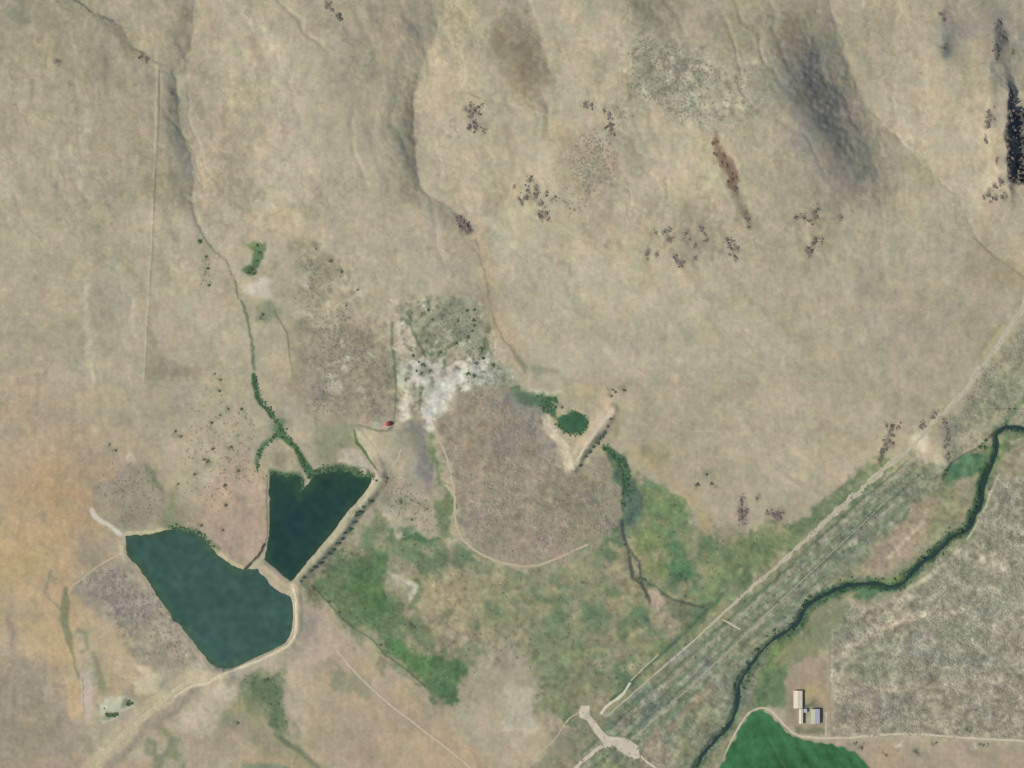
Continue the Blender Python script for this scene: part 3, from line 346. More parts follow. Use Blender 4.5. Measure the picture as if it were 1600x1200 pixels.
paint(m_blob(1170, 1030, 3, 3), (200, 200, 150), .9)
paint(m_line([(1130,930),(1112,947),(1085,972),(1055,1003),(1030,1026),(1005,1048),(975,1078),(955,1095)], 6, 2.5), (78, 102, 78), .75, N8, -1.4)
paint(m_line([(1090,998),(1060,1024),(1035,1046),(1000,1078),(965,1105),(945,1122)], 7, 3), (146, 146, 130), .75); paint(m_line([(1330,835),(1290,878),(1240,925),(1200,970)], 4, 3), (100, 118, 88), .6)
for k in range(70):
    t = rng.random(); x = 1130 - 180 * t + rng.normal(0, 5); y = 1015 + 135 * t + rng.normal(0, 8); paint(m_blob(x, y, rng.uniform(1.5, 3.5), rng.uniform(1.5, 3), 40), [(66, 88, 78), (176, 176, 164), (88, 104, 84)][k % 3], .7)
for k in range(90):
    x = rng.uniform(1080, 1400); y = 1000 - (x - 1100) * .87 + rng.uniform(5, 55); paint(m_blob(x, y, rng.uniform(2, 5), rng.uniform(1.5, 3), -42), [(92, 112, 86), (170, 166, 142), (110, 124, 100)][k % 3], .5)
paint(ms, (146, 146, 128), .35)
for off, wd, c, a in [(13, 3, (92,112,84), .8), (20, 3.5, (166,160,138), .6), (30, 4, (104,122,92), .6), (42, 3, (88,106,80), .7), (50, 3, (170,164,142), .6), (60, 5, (108,126,92), .5)]:
    pl = [(x + off * .68, y + off * .74) for x, y in ROAD[12:]] + [(1000 + off * .68, 1078 + off * .74), (900 + off * .68, 1168 + off * .74)]; paint(m_line(pl, wd, 1.8, .9), c, min(1, a + .05), N16 + .6 * N5, -1.0, .9)
# fence strip by the sage plain
paint(m_line([(1301,985),(1301,1040),(1301,1060),(1299,1100),(1295,1150)], 3.4, 1.6, .5), (184, 176, 152), .7); paint(m_line([(1298,1010),(1298,1140)], 2, 1.5, .4), (122, 118, 98), .5); paint(m_blob(1303, 1060, 2.5, 9), (206, 204, 184), .8)
paint(m_line([(1290,1115),(1291,1150)], 3, 1.5), (192, 180, 154), .8)
# by the red-roofed hut
paint(m_poly([(580,657),(592,660),(596,668),(592,672),(582,670)], 2.5, 1), (176, 182, 158), .85); paint(m_blob(599, 667, 6, 5), (196, 160, 144), .9); paint(m_line([(560,664),(575,669),(590,673),(605,673),(613,668),(617,658)], 3, 1.6), (112, 124, 98), .8); paint(m_blob(614, 668, 3, 4), (96, 122, 100), .8)

# fine variation everywhere, stronger where the ground is mottled
f = 1 + (.022 + .045 * R_) * N5 * .6 + (.020 + .035 * R_) * N8 * .6 + .012 * V5 + .012 * N16 + (.016 + .03 * R_) * N3 + .012 * N40
T *= f[..., None]; T[..., 0] += 1.2 * N16 + 1.5 * N8b; T[..., 2] += 1.5 * N25 - 1.4 * N5
np.clip(T, 20, 235, out=T)

# ------------------------------------------------------------------ relief (metres)
H = np.zeros((NY, NX))
north = sstep(760, -150, PY) if False else (1 - sstep(-150, 760, PY))
plain = sstep(-60, 160, (PX * .62 + PY * .95) - 1330)          # 1 on the flat valley floor
def ridge(pts, Hs, wW, wE, p=2, reach=None):
    """asymmetric ridge along a line drawn north to south: gentle west side, steep east side"""
    reach = reach or 3.2 * max(wW, wE); xs = [q[0] for q in pts]; ys = [q[1] for q in pts]
    b = block(min(xs) - reach, min(ys) - reach, max(xs) + reach, max(ys) + reach)
    d, sd, v = seg_dist(PX[b] + WX[b] * 1.5, PY[b] + WY[b] * 1.5, pts, Hs)
    ww = np.where(sd > 0, wW, wE)
    H[b] += v * np.exp(-(d / ww) ** p)
def bump(cx, cy, rx, ry, h, rot=0):
    b, k = m_blob(cx, cy, rx, ry, rot, 0); H[b] += k * h
H += 26 * north
for a in [(1040,260,150,190,24),(1185,130,120,150,18),(1490,150,95,190,18),(745,70,70,120,13),(480,150,100,190,15),(345,240,42,75,5),(120,220,110,180,9),(980,40,60,90,8),(890,260,60,90,6),(800,755,100,95,7),(60,800,140,200,7),(200,960,70,70,5),(370,820,45,60,4),(1180,600,260,170,6),(660,720,35,60,3),(310,1110,50,50,3),(620,40,40,60,3)]: bump(*a)
ridge([(1225,20),(1228,90),(1235,140),(1255,200),(1290,250),(1330,310),(1370,370)], [0,20,34,34,27,15,0], 175, 62)
ridge([(778,20),(790,70),(805,110),(820,150)], [0,6,6,0], 60, 28)
ridge([(1000,-90),(985,10),(990,50)], [0,6,0], 60, 40)
ridge([(1545,30),(1568,120),(1572,145),(1574,200),(1574,275),(1576,300),(1578,340)], [0,4,13,17,15,5,0], 45, 10)
ridge([(1552,0),(1553,60),(1550,90),(1545,160),(1544,190),(1543,230)], [0,5,4,4,5,0], 50, 12)
ridge([(1468,-60),(1466,20),(1470,60),(1473,110)], [0,7,7,0], 70, 20)
ridge([(925,170),(945,230),(955,300)], [0,3.5,0], 60, 24)
ridge([(1040,300),(1080,350),(1110,410)], [0,5,0], 60, 30)
ridge([(1100,205),(1118,250),(1135,290),(1150,330),(1160,370)], [0,4,4,4,0], 60, 12)
# valleys: sharp thalweg, shaded bank on the west
ridge([(700,-60),(690,30),(668,85),(650,120),(646,165),(646,205),(650,240),(655,285),(672,305),(705,325),(735,352),(744,390),(752,440),(768,490),(800,545),(830,600)], [-5,-8,-10,-13,-15,-16,-15,-12,-9,-9,-7,-3,-2,-1.5,-1,0], 32, 80, 1)
ridge([(500,10),(560,60),(600,95),(640,125)], [-1,-3,-3,-1], 30, 50, 1)
ridge([(100,-60),(118,-2),(146,20),(186,38),(205,76),(236,96),(270,103)], [-7,-7,-6,-5,-4,-3,0], 24, 60, 1)
ridge([(302,-60),(303,50),(296,80),(274,108),(276,150),(278,190),(298,243),(298,300),(300,335),(320,375),(354,408),(370,455),(398,550)], [-7,-8,-7,-4,-6,-6,-7,-6,-4,-3,-2.2,-1.4,0], 20, 70, 1)
ridge([(1290,-60),(1310,60),(1350,160),(1400,215),(1450,262),(1500,315),(1525,370),(1560,405),(1610,440)], [-4,-6,-7,-7,-6,-6,-7,-5,-3], 44, 80, 1)
Nh1 = vnoise(150, seed=41); Nh2 = vnoise(48, seed=42); Nh3 = vnoise(19, seed=43)
amp = np.clip(.18 + .95 * north - .1 * plain, .1, 1)
H += amp * (3.4 * Nh1 + .7 * Nh2 + .10 * Nh3 + .015 * N8 + .012 * N5)
wxx = PX + 3.5 * N16 + 1.2 * WX + 26 * N90; wyy = PY + 3 * WY + 30 * N220
ra = rnoise(wxx, wyy, 72, 150, 30, 91); rb = rnoise(wxx, wyy, 84, 90, 15, 92); rc_ = rnoise(wxx, wyy, 60, 60, 9, 93)
hill = np.clip(north * 1.5 - .25, 0, 1) * (1 - .8 * plain)
H += hill * (1.05 * np.clip(np.sqrt(ra * ra + .012), 0, 1.2) + .26 * np.clip(np.abs(rb), 0, 1.1) * sstep(-.6, .8, N90) + .13 * np.clip(np.abs(rc_), 0, 1) * sstep(-.3, .9, N60))
H += (1 - hill) * .12 * rnoise(wxx, wyy, 50, 70, 14, 94)
crag = np.zeros((NY, NX))
for m in [m_blob(742,178,14,20), m_blob(840,310,28,34), m_blob(1070,385,60,40), m_blob(1265,360,30,40), m_blob(1160,800,8,30), m_blob(1140,250,20,60), m_poly([(1574,130),(1640,150),(1640,300),(1576,290)], 6, 3), m_blob(725,352,18,12)]: setf(crag, m, 1)
H += crag * (.55 * N8 + .35 * N5)
# level basins for the water, with banks
LV = {}
def level_basin(pts, name, depth, reach, key=None):
    xs = [q[0] for q in pts]; ys = [q[1] for q in pts]
    b = block(min(xs) - reach - 20, min(ys) - reach - 20, max(xs) + reach + 20, max(ys) + reach + 20)
    sd = poly_sd(PX[b] + WX[b] * 1.1, PY[b] + WY[b] * 1.1, pts)
    lv = float(np.mean(H[b][sd < 0])) if key is None else key
    k = 1 - sstep(0, reach, sd); tgt = lv + np.where(sd < 0, -depth * sstep(0, 6, -sd), .9 * sstep(0, 7, sd) + .02 * sd)
    H[b] = H[b] * (1 - k) + tgt * k; LV[name] = lv
LAKE_LV = 6.0
level_basin(LAKE, 'lake', 3.0, 50, LAKE_LV); level_basin(POND, 'pond', 3.0, 40, LAKE_LV + 1.2); level_basin(ALGAE, 'algae', .8, 30)
def dam(pts, hgt, wtop, wside):
    xs = [q[0] for q in pts]; ys = [q[1] for q in pts]; b = block(min(xs) - 60, min(ys) - 60, max(xs) + 60, max(ys) + 60)
    d, sd, _ = seg_dist(PX[b], PY[b], pts); H[b] = H[b] + hgt * (1 - sstep(wtop, wtop + wside, d))
dam([(594,750),(575,775),(545,812),(510,855),(480,890),(464,911)], 3.6, 3, 11)
dam([(462,918),(465,950),(464,985),(452,1009),(430,1022),(395,1037),(350,1055)], 1.6, 2.5, 7)
dam([(345,1058),(310,1065),(260,1100),(200,1150),(150,1205),(130,1240)], 3.0, 10, 16)
dam([(957,640),(935,666),(915,694),(893,734)], 3.5, 3, 10)
dam([(845,656),(868,678),(884,700),(892,732)], 1.2, 4, 7); dam([(553,672),(578,700),(596,742)], 1.0, 4, 6)
dam([(415,884),(435,899),(457,916)], .8, 2, 5)
# pale mound, cut banks
bump(1448, 692, 18, 16, 3); bump(1270, 350, 6, 6, 1)
# river channel
b = block(1050, 640, 1700, 1260); d, _, _ = seg_dist(PX[b] + WX[b] * 1.0, PY[b] + WY[b] * 1.0, RIVER)
_, _, hv = seg_dist(PX[b], PY[b], [(RIVER[i][0], RIVER[i][1]) for i in range(len(RIVER))], list(np.linspace(3.6, -.4, len(RIVER))))
k = 1 - sstep(8, 60, d); H[b] = H[b] * (1 - k) + (hv + 1.6) * k
H[b] -= 3.0 * (1 - sstep(1.8, 7.5, d))
b = block(930, 680, 1130, 980); d, _, _ = seg_dist(PX[b] + WX[b], PY[b] + WY[b], [(946,698),(966,716),(976,745),(974,800),(975,840),(985,880),(992,904),(1020,915),(1050,936),(1085,945),(1112,940)]); H[b] -= .9 * (1 - sstep(0, 6, d))
# road bed
b = block(1050, 330, 1700, 1030); d, _, _ = seg_dist(PX[b], PY[b], ROAD); H[b] += .8 * (1 - sstep(5, 14, d))

def interp(F, x, y):
    x = np.asarray(x, float); y = np.asarray(y, float)
    i = np.clip(np.searchsorted(XS, x) - 1, 0, NX - 2); j = np.clip(np.searchsorted(YS, y) - 1, 0, NY - 2)
    u = (x - XS[i]) / (XS[i + 1] - XS[i]); v = (y - YS[j]) / (YS[j + 1] - YS[j])
    if F.ndim == 3: u = u[..., None]; v = v[..., None]
    return F[j, i] * (1 - u) * (1 - v) + F[j, i + 1] * u * (1 - v) + F[j + 1, i] * (1 - u) * v + F[j + 1, i + 1] * u * v
def hz(x, y): return float(interp(H, [x], [y])[0])
def W3(x, y, z): return (x - 800.0, 600.0 - y, z)
def lin(c):
    c = np.clip(np.asarray(c, float) / 255, 0, 1); return np.where(c < .04045, c / 12.92, ((c + .055) / 1.055) ** 2.4)
KA = 0.80                       # surveyed brightness -> albedo
def alb(c): return np.clip(lin(c) * KA * np.array((1.02, .985, .95)), .01, .8)

# ------------------------------------------------------------------ materials
def nodes(name, rough=1.0, spec=0.0):
    m = bpy.data.materials.new(name); m.use_nodes = True; n = m.node_tree
    p = n.nodes['Principled BSDF']; p.inputs['Roughness'].default_value = rough; p.inputs['Specular IOR Level'].default_value = spec
    return m, n, p
def ground_mat(name, amp=.10, bump=.5):
    m, n, p = nodes(name); L = n.links
    at = n.nodes.new('ShaderNodeAttribute'); at.attribute_name = 'tint'
    tc = n.nodes.new('ShaderNodeTexCoord')
    a = n.nodes.new('ShaderNodeTexNoise'); a.inputs['Scale'].default_value = .55; a.inputs['Detail'].default_value = 5; a.inputs['Roughness'].default_value = .65
    c = n.nodes.new('ShaderNodeTexNoise'); c.inputs['Scale'].default_value = .12; c.inputs['Detail'].default_value = 4
    L.new(tc.outputs['Object'], a.inputs['Vector']); L.new(tc.outputs['Object'], c.inputs['Vector'])
    r1 = n.nodes.new('ShaderNodeMapRange'); r1.inputs[1].default_value = .3; r1.inputs[2].default_value = .7; r1.inputs[3].default_value = 1 - amp * 1.3; r1.inputs[4].default_value = 1 + amp * 1.3
    r2 = n.nodes.new('ShaderNodeMapRange'); r2.inputs[1].default_value = .3; r2.inputs[2].default_value = .7; r2.inputs[3].default_value = 1 - amp * .5; r2.inputs[4].default_value = 1 + amp * .5
    L.new(a.outputs['Fac'], r1.inputs[0]); L.new(c.outputs['Fac'], r2.inputs[0])
    mu = n.nodes.new('ShaderNodeMath'); mu.operation = 'MULTIPLY'; L.new(r1.outputs[0], mu.inputs[0]); L.new(r2.outputs[0], mu.inputs[1])
    sc = n.nodes.new('ShaderNodeVectorMath'); sc.operation = 'SCALE'; L.new(at.outputs['Color'], sc.inputs[0]); L.new(mu.outputs[0], sc.inputs['Scale'])
    L.new(sc.outputs[0], p.inputs['Base Color'])
    bp = n.nodes.new('ShaderNodeBump'); bp.inputs['Strength'].default_value = bump; bp.inputs['Distance'].default_value = .25; L.new(a.outputs['Fac'], bp.inputs['Height']); L.new(bp.outputs[0], p.inputs['Normal'])
    return m
M_GROUND = ground_mat('dry_ground'); M_ROAD = ground_mat('graded_gravel', .07, .3); M_FIELD = ground_mat('alfalfa', .06, .4)
def flat_mat(name, c, rough=.9, spec=.2, nscale=1.2, amp=.15):
    m, n, p = nodes(name, rough, spec); L = n.links; c = alb(c)
    tc = n.nodes.new('ShaderNodeTexCoord'); a = n.nodes.new('ShaderNodeTexNoise'); a.inputs['Scale'].default_value = nscale; a.inputs['Detail'].default_value = 4; L.new(tc.outputs['Object'], a.inputs['Vector'])
    r = n.nodes.new('ShaderNodeValToRGB'); r.color_ramp.elements[0].position = .3; r.color_ramp.elements[1].position = .7
    r.color_ramp.elements[0].color = (*(c * (1 - amp)), 1); r.color_ramp.elements[1].color = (*np.clip(c * (1 + amp), 0, .85), 1)
    L.new(a.outputs['Fac'], r.inputs[0]); L.new(r.outputs[0], p.inputs['Base Color'])
    return m
def water_mat(name, rough=.12):
    m, n, p = nodes(name, rough, .5); L = n.links
    at = n.nodes.new('ShaderNodeAttribute'); at.attribute_name = 'tint'; L.new(at.outputs['Color'], p.inputs['Base Color'])
    tc = n.nodes.new('ShaderNodeTexCoord'); a = n.nodes.new('ShaderNodeTexNoise'); a.inputs['Scale'].default_value = .5; a.inputs['Detail'].default_value = 4; L.new(tc.outputs['Object'], a.inputs['Vector'])
    bp = n.nodes.new('ShaderNodeBump'); bp.inputs['Strength'].default_value = .15; bp.inputs['Distance'].default_value = .1; L.new(a.outputs['Fac'], bp.inputs['Height']); L.new(bp.outputs[0], p.inputs['Normal'])
    return m
M_WATER = water_mat('still_water'); M_ROCK = flat_mat('basalt', (122, 114, 102), .95, .1, .9, .3); M_ROCKB = flat_mat('brown_basalt', (120, 102, 86), .95, .1, .9, .25)

def mk(name, verts, faces, mat, tint=None, parent=None, smooth=False, **props):
    me = bpy.data.meshes.new(name); verts = np.asarray(verts, np.float32); faces = np.asarray(faces, np.int32)
    nv, nf, k = len(verts), len(faces), faces.shape[1]
    me.vertices.add(nv); me.vertices.foreach_set('co', verts.ravel()); me.loops.add(nf * k); me.loops.foreach_set('vertex_index', faces.ravel())
    me.polygons.add(nf); me.polygons.foreach_set('loop_start', np.arange(0, nf * k, k, dtype=np.int32)); me.polygons.foreach_set('loop_total', np.full(nf, k, np.int32))
    if tint is not None:
        a = me.attributes.new('tint', 'FLOAT_COLOR', 'POINT'); c = np.ones((nv, 4), np.float32); c[:, :3] = tint; a.data.foreach_set('color', c.ravel())
    me.update(); me.validate()
    me.materials.append(mat)
    me.polygons.foreach_set('use_smooth', np.full(nf, bool(smooth)))
    o = bpy.data.objects.new(name, me); COL.objects.link(o)
    if parent: o.parent = parent
    for kk, v in props.items(): o[kk] = v
    return o
def gridfaces(ny, nx, off=0):
    i = np.arange(ny * nx).reshape(ny, nx) + off
    return np.stack([i[:-1, :-1].ravel(), i[1:, :-1].ravel(), i[1:, 1:].ravel(), i[:-1, 1:].ravel()], 1)
# where outcrops and bushes stand; rubble and litter lie round them
ROCKS = {
 'in the high outcrop east of the middle gully': ([(736,165,4),(741,170,4),(734,174,5),(739,178,5),(746,168,4),(749,175,3),(728,172,3),(735,183,4),(733,197,4.5),(742,192,3),(746,197,4.5),(744,201,4),(755,203,3.5),(753,164,3)], 0),
 'in the slope outcrop above the green pond': ([(829,282,5),(824,297,5),(821,308,6),(816,317,4.5),(837,294,4.5),(840,303,6),(838,308,5),(846,317,5.5),(843,335,5),(847,337,5),(853,333,6),(868,308,5),(844,341,3),(811,309,3.5),(803,292,3.5),(855,300,3),(857,344,2.5)], 0),
 'scattered on the middle of the north hill': ([(1026,364,4.5),(1037,363,4),(1045,360,4.5),(1047,373,6),(1072,364,6),(1078,373,3.5),(1085,382,4.5),(1097,357,4.5),(1101,366,3),(1103,376,5),(1010,396,5.5),(1027,398,4.5),(1057,406,5),(1067,408,5.5),(1062,411,4),(1085,403,3.5),(1054,401,4)], 0),
 'in the thin streak below the brown rocks': ([(1136,374,5),(1140,382,3.5),(1143,390,3.5),(1148,402,4),(1152,388,5),(1146,377,3.5),(1168,342,5),(1169,355,4),(1166,332,4)], 0),
 'near the hilltop left of the sage': ([(952,178,5),(944,172,4),(954,195,6.5),(954,204,5),(914,163,5),(925,166,4),(960,210,3)], 0),
 'in the red brown rocky streak': ([(1118,222,5),(1117,240,5),(1130,242,6),(1126,254,5),(1136,260,7),(1144,272,6),(1142,282,5),(1150,278,4),(1147,295,6)], 1),
 'in the outcrop below the shaded slope': ([(1272,332,6),(1277,326,4),(1275,340,5),(1254,337,4),(1243,340,4),(1263,345,3.5),(1272,380,6),(1274,373,5),(1266,393,6),(1262,388,4),(1313,339,4.5),(1284,374,4)], 0),
 'by the road west of the cutting': ([(1397,664,3),(1394,672,4.5),(1393,680,5.5),(1389,688,5.5),(1384,695,5),(1383,702,5),(1378,708,4),(1378,715,4.5),(1374,720,4),(1386,666,4),(1405,666,3.5),(1396,693,3)], 0),
 'beside the road above the pale mound': ([(1444,663,5),(1462,646,4),(1440,668,3.5),(1457,650,3)], 0),
 'in the dark wall east of the pale mound': ([(1476,662,5.5),(1480,670,4),(1481,678,4),(1481,686,4),(1480,693,3.5),(1477,698,4),(1482,708,4),(1483,716,3.5)], 0),
 'in the crag at the meadow edge': ([(1160,778,3.5),(1160,786,4),(1157,799,7),(1162,801,6),(1158,808,7),(1155,812,4),(1167,797,3.5),(1165,819,4),(1182,777,4)], 0),
 'in the square outcrop near the road': ([(1201,802,3.5),(1208,802,5),(1212,806,7),(1217,810,7),(1216,802,6),(1224,801,4)], 0),
 'in the choked bend of the middle gully': ([(712,341,4),(719,341,4.5),(724,347,5),(729,353,6),(722,357,5),(727,361,4),(733,359,4),(716,351,4)], 0),
 'near the north east corner': ([(1561,37,6),(1556,43,4),(1565,60,7),(1570,63,5),(1555,72,5),(1558,80,6),(1553,78,4),(1556,88,5),(1581,84,4)], 0),
 'in the thin line west of the cliff': ([(1544,172,4),(1545,182,6),(1543,192,6),(1544,200,5),(1543,222,5),(1557,252,5),(1565,284,6),(1561,279,3),(1554,292,5),(1545,304,5),(1567,308,6),(1553,310,5),(1539,309,3)], 0),
 'at the top edge above the gully': ([(514,8,5),(519,16,4),(528,27,6),(531,30,4)], 0),
 'near the upper creek': ([(220,88,4),(228,93,4),(90,96,4),(268,145,4.5)], 0),
 'on the far north east brow': ([(1470,23,5),(1474,30,4.5),(1474,76,6),(1476,70,4)], 0),
}
GT = [
 ('tree', 'tree', 'dark tree', 'in the row below the straight dam', 0, [(578,784,4,5),(568,792,3.5,4.5),(560,801,5,6),(556,806,4,5),(551,817,4.5,5),(544,828,5,6),(538,833,3.5,4),(534,842,4,5),(527,850,4.5,5),(519,860,4.5,5.5),(514,865,4,4.5),(505,873,4,5),(498,880,4,4.5),(491,887,4.5,5),(485,893,3.5,4),(475,903,4,4.5),(470,908,3,4)]),
 ('tree', 'tree', 'dark green tree', 'below the dam of the small green pond', 0, [(954,655,3,3.5),(950,666,3.5,4),(944,675,3.5,4),(941,681,5,5),(936,686,4,4),(934,692,5,5),(928,698,3.5,4),(921,706,4.5,4),(914,714,3,3),(906,727,3,3)]),
 ('shrub', 'shrub', 'dark green shrub', 'in the pale patch beside the embankment', 1, [(167,1117,4,3.5),(172,1119,5,4),(177,1117,4.5,4),(181,1116,3.5,3),(199,1101,4.5,4),(203,1100,4,3.5),(200,1096,3,3),(162,1107,2,2)]),
 ('shrub', 'shrub', 'dark shrub', 'scattered on the alkali flat', 0, [(715,501,3.5,3),(740,500,3.5,3),(741,509,3.5,3),(738,517,3.5,3),(730,527,4,3),(712,537,4,3),(688,550,4,3),(654,565,3,3),(645,556,4,3),(661,571,4,3),(652,579,3.5,2.5),(658,583,3,2.5),(672,579,3,2.5),(745,567,4,3),(754,560,4,3),(732,584,4,3),(740,587,4,3),(676,499,3,2),(730,485,3.5,3),(741,484,3,3),(752,545,5,4),(770,570,4,3.5),(668,485,3.5,3)]),
 ('shrub', 'shrub', 'dark shrub', 'on the dry slope north of the reservoir', 2, [(330,660,3.5,3),(274,674,3.5,3),(281,681,3.5,3),(376,640,3.5,4),(355,640,3,3),(344,648,2.5,2.5),(303,741,3.5,3),(277,756,3.5,3),(372,737,4,3.5),(350,759,3,3),(352,790,3.5,3.5),(332,702,3.5,3),(342,611,3,3),(360,700,3.5,3),(171,695,3.5,2.5),(179,704,3,3),(312,822,3.5,3),(347,828,3.5,3),(323,721,4,3),(317,718,3.5,3),(335,585,3,2.5),(344,593,3,2.5)]),
 ('shrub', 'shrub', 'dull green shrub', 'beside the creek by the green patch', 1, [(393,422,4,3.5),(387,425,3.5,3),(397,428,3,3),(410,492,3,3),(403,383,4,3),(405,395,4,3.5),(402,408,4,3),(325,420,3,3),(321,402,3.5,3),(326,445,3,3),(310,378,4,3.5)]),
 ('shrub', 'shrub', 'green bush', 'on the bank of the winding river', 1, [(1538,700,4,4),(1475,742,4.5,4),(1479,735,4,4),(1531,697,4,3.5),(1540,688,3.5,3.5),(1500,829,5,4.5),(1523,783,4,4),(1515,800,4.5,4),(1466,850,4,4),(1450,862,4.5,4),(1440,872,4,4),(1265,932,4,4),(1284,930,3.5,4),(1258,940,4,4),(1240,985,5,4.5),(1252,978,4,4),(1168,1064,5,4.5),(1172,1052,4,4),(1210,985,4,4),(1180,1015,4,4)]),
 ('shrub', 'shrub', 'dark shrub', 'on the pale ridge above the small dam', 0, [(957,608,3,2.5),(962,612,2.5,2),(973,610,3.5,2.5),(977,609,2.5,2),(878,637,3.5,2.5),(955,618,2.5,2)]),
 ('shrub', 'shrub', 'olive shrub', 'along the field road', 2, [(1338,1161,2.5,2),(1346,1169,3.5,2.5),(1431,1176,4,2.5),(1463,1161,3,3),(1497,1142,3,2.5),(1510,1140,3,2),(1516,1143,3,2),(1532,1164,3,2),(1538,1165,3.5,2),(1545,1163,2.5,2),(1385,1181,3,2)]),
 ('shrub', 'shrub', 'brown shrub', 'on the grey scrub flats', 2, [(642,782,2.5,2),(653,786,2.5,2),(668,796,2.5,2),(643,813,3,2.5),(625,785,3.5,2.5),(494,388,3,2.5),(515,408,3.5,3),(533,425,3.5,4),(540,477,3,2.5),(558,452,3,3)]),
 ('shrub', 'shrub', 'small dark bush', 'along the meadow stream', 0, [(976,850,3,2.5),(984,872,3,2.5),(988,893,3.5,2.5),(1000,906,5,3),(1007,906,4,3),(1015,912,3,2.5),(1010,932,3,2.5),(1062,900,5,3.5),(1070,905,4,3),(640,975,4.5,3),(646,980,4,3),(595,1008,3,2.5),(514,941,3,3),(530,958,3,2.5),(418,1061,3.5,3),(370,1130,3.5,2.5),(1113,690+65,3.5,2.5),(1104,741,3.5,3),(1090,757,4,3)]),
]
for place, (items, br) in ROCKS.items():
    for x, y, s_ in items: paint(m_blob(x + .4, y, s_ * .62, s_ * 1.05, 0, 2.2), (122, 104, 88) if br else (112, 106, 96), .72)
for nm, cat, kw, place, kind, items in GT:
    for x, y, r_, h_ in items: paint(m_blob(x, y, r_ * 1.1, r_ * 1.1), (112, 118, 92), .5)
V = np.stack([PX.ravel() - 800, 600 - PY.ravel(), H.ravel()], 1)
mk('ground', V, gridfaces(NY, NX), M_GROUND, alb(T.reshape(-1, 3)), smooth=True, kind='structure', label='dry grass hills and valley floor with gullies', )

# ------------------------------------------------------------------ water, roads, field
def sheet(name, pts, z, col_fn, mat, pad=5, step=3.0, zfn=None, **props):
    xs = np.arange(min(p[0] for p in pts) - pad - 2, max(p[0] for p in pts) + pad + 2, step); ys = np.arange(min(p[1] for p in pts) - pad - 2, max(p[1] for p in pts) + pad + 2, step)
    X, Y = np.meshgrid(xs, ys); sd = poly_sd(X, Y, pts); F = gridfaces(len(ys), len(xs)); s = sd.ravel()
    F = F[(s[F] < pad).all(1)]; used = np.unique(F); mp = -np.ones(len(s), int); mp[used] = np.arange(len(used)); F = mp[F]
    x, y = X.ravel()[used], Y.ravel()[used]; zz = np.full(len(x), z) if zfn is None else zfn(x, y)
    return mk(name, np.stack([x - 800, 600 - y, zz], 1), F, mat, col_fn(x, y, s[used]), smooth=True, **props)
def wcol(deep, shallow, reach, extra=None):
    def f(x, y, sd):
        n = interp(N40, x, y) * .4 + interp(N16, x, y) * .25
        k = np.clip(sstep(-reach, 0, sd + n * reach * .4), 0, 1)
        if extra is not None: k = np.maximum(k, extra(x, y))
        k = k[:, None]; c = np.array(deep) * (1 - k) + np.array(shallow) * k
        return alb(c * (1 + .025 * interp(N8, x, y) + .015 * interp(N25, x, y) + .04 * interp(N5, x, y))[:, None])
    return f
sheet('water', LAKE, LAKE_LV, wcol((63, 91, 79), (66, 92, 68), 14), M_WATER, kind='structure', label='heart shaped teal reservoir with pale shoreline')
sheet('water', POND, LAKE_LV + 1.2, wcol((37, 64, 55), (50, 76, 52), 18, lambda x, y: sstep(800, 745, y + 6 * interp(N16, x, y)) * 0 + (1 - sstep(738, 790, y + 8 * interp(N16, x, y))) * .8), M_WATER, kind='structure', label='darker upper pond behind the straight dam')
sheet('water', ALGAE, LV['algae'] + .02, wcol((64, 100, 66), (72, 104, 68), 6), M_WATER, pad=4, step=2, kind='structure', label='small green algae covered pond')
def resample(pts, step, jit=0):
    P = np.array([p[:2] for p in pts], float); d = np.r_[0, np.cumsum(np.hypot(*np.diff(P, axis=0).T))]; n = max(2, int(d[-1] / step) + 1); s = np.linspace(0, d[-1], n)
    x = np.interp(s, d, P[:, 0]); y = np.interp(s, d, P[:, 1])
    k = 5 if step < 4 else 3
    if n > 2 * k:
        ker = np.ones(k) / k; xp = np.convolve(np.pad(x, k // 2, 'edge'), ker, 'valid'); yp = np.convolve(np.pad(y, k // 2, 'edge'), ker, 'valid'); x, y = xp[:n], yp[:n]
    w_ = np.interp(s, d, [p[2] if len(p) > 2 else 0 for p in pts])
    return x, y, s, w_
def ribbon(name, pts, width, col, mat, off=.14, edge=.75, step=2.0, level=None, wob=.18, **props):
    x, y, s, wv = resample(pts, step); wv = np.where(wv > 0, wv, width)
    tx, ty = np.gradient(x), np.gradient(y); L = np.hypot(tx, ty) + 1e-9; nx_, ny_ = -ty / L, tx / L
    r = np.random.default_rng(int(abs(pts[0][0] * 7 + pts[0][1]))); n = len(x)
    jl = np.convolve(r.standard_normal(n + 4), np.ones(5) / 5, 'valid') * wob * 2 + 1; jr = np.convolve(r.standard_normal(n + 4), np.ones(5) / 5, 'valid') * wob * 2 + 1
    VV = []; CC = []; us = (-.5, -.3, 0, .3, .5)
    for u in us:
        ww = wv * (jl if u < 0 else jr) * u; vx = x + nx_ * ww; vy = y + ny_ * ww
        z = interp(H, vx, vy) + off - (.10 if abs(u) == .5 else 0) if level is None else level(x, y)
        g = interp(T, vx, vy) if abs(u) == .5 else None; c = np.array(col, float)[None] * (1 + .03 * r.standard_normal(n))[:, None]
        if u in (-.3, .3): c = c * 1.03
        if abs(u) == .5: c = c * (1 - edge) + g * edge
        VV.append(np.stack([vx - 800, 600 - vy, z], 1)); CC.append(alb(c))
    return mk(name, np.concatenate(VV), gridfaces(5, n)[:, ::-1], mat, np.concatenate(CC), smooth=True, **props)
rv = list(np.linspace(3.6, -.4, len(RIVER)))
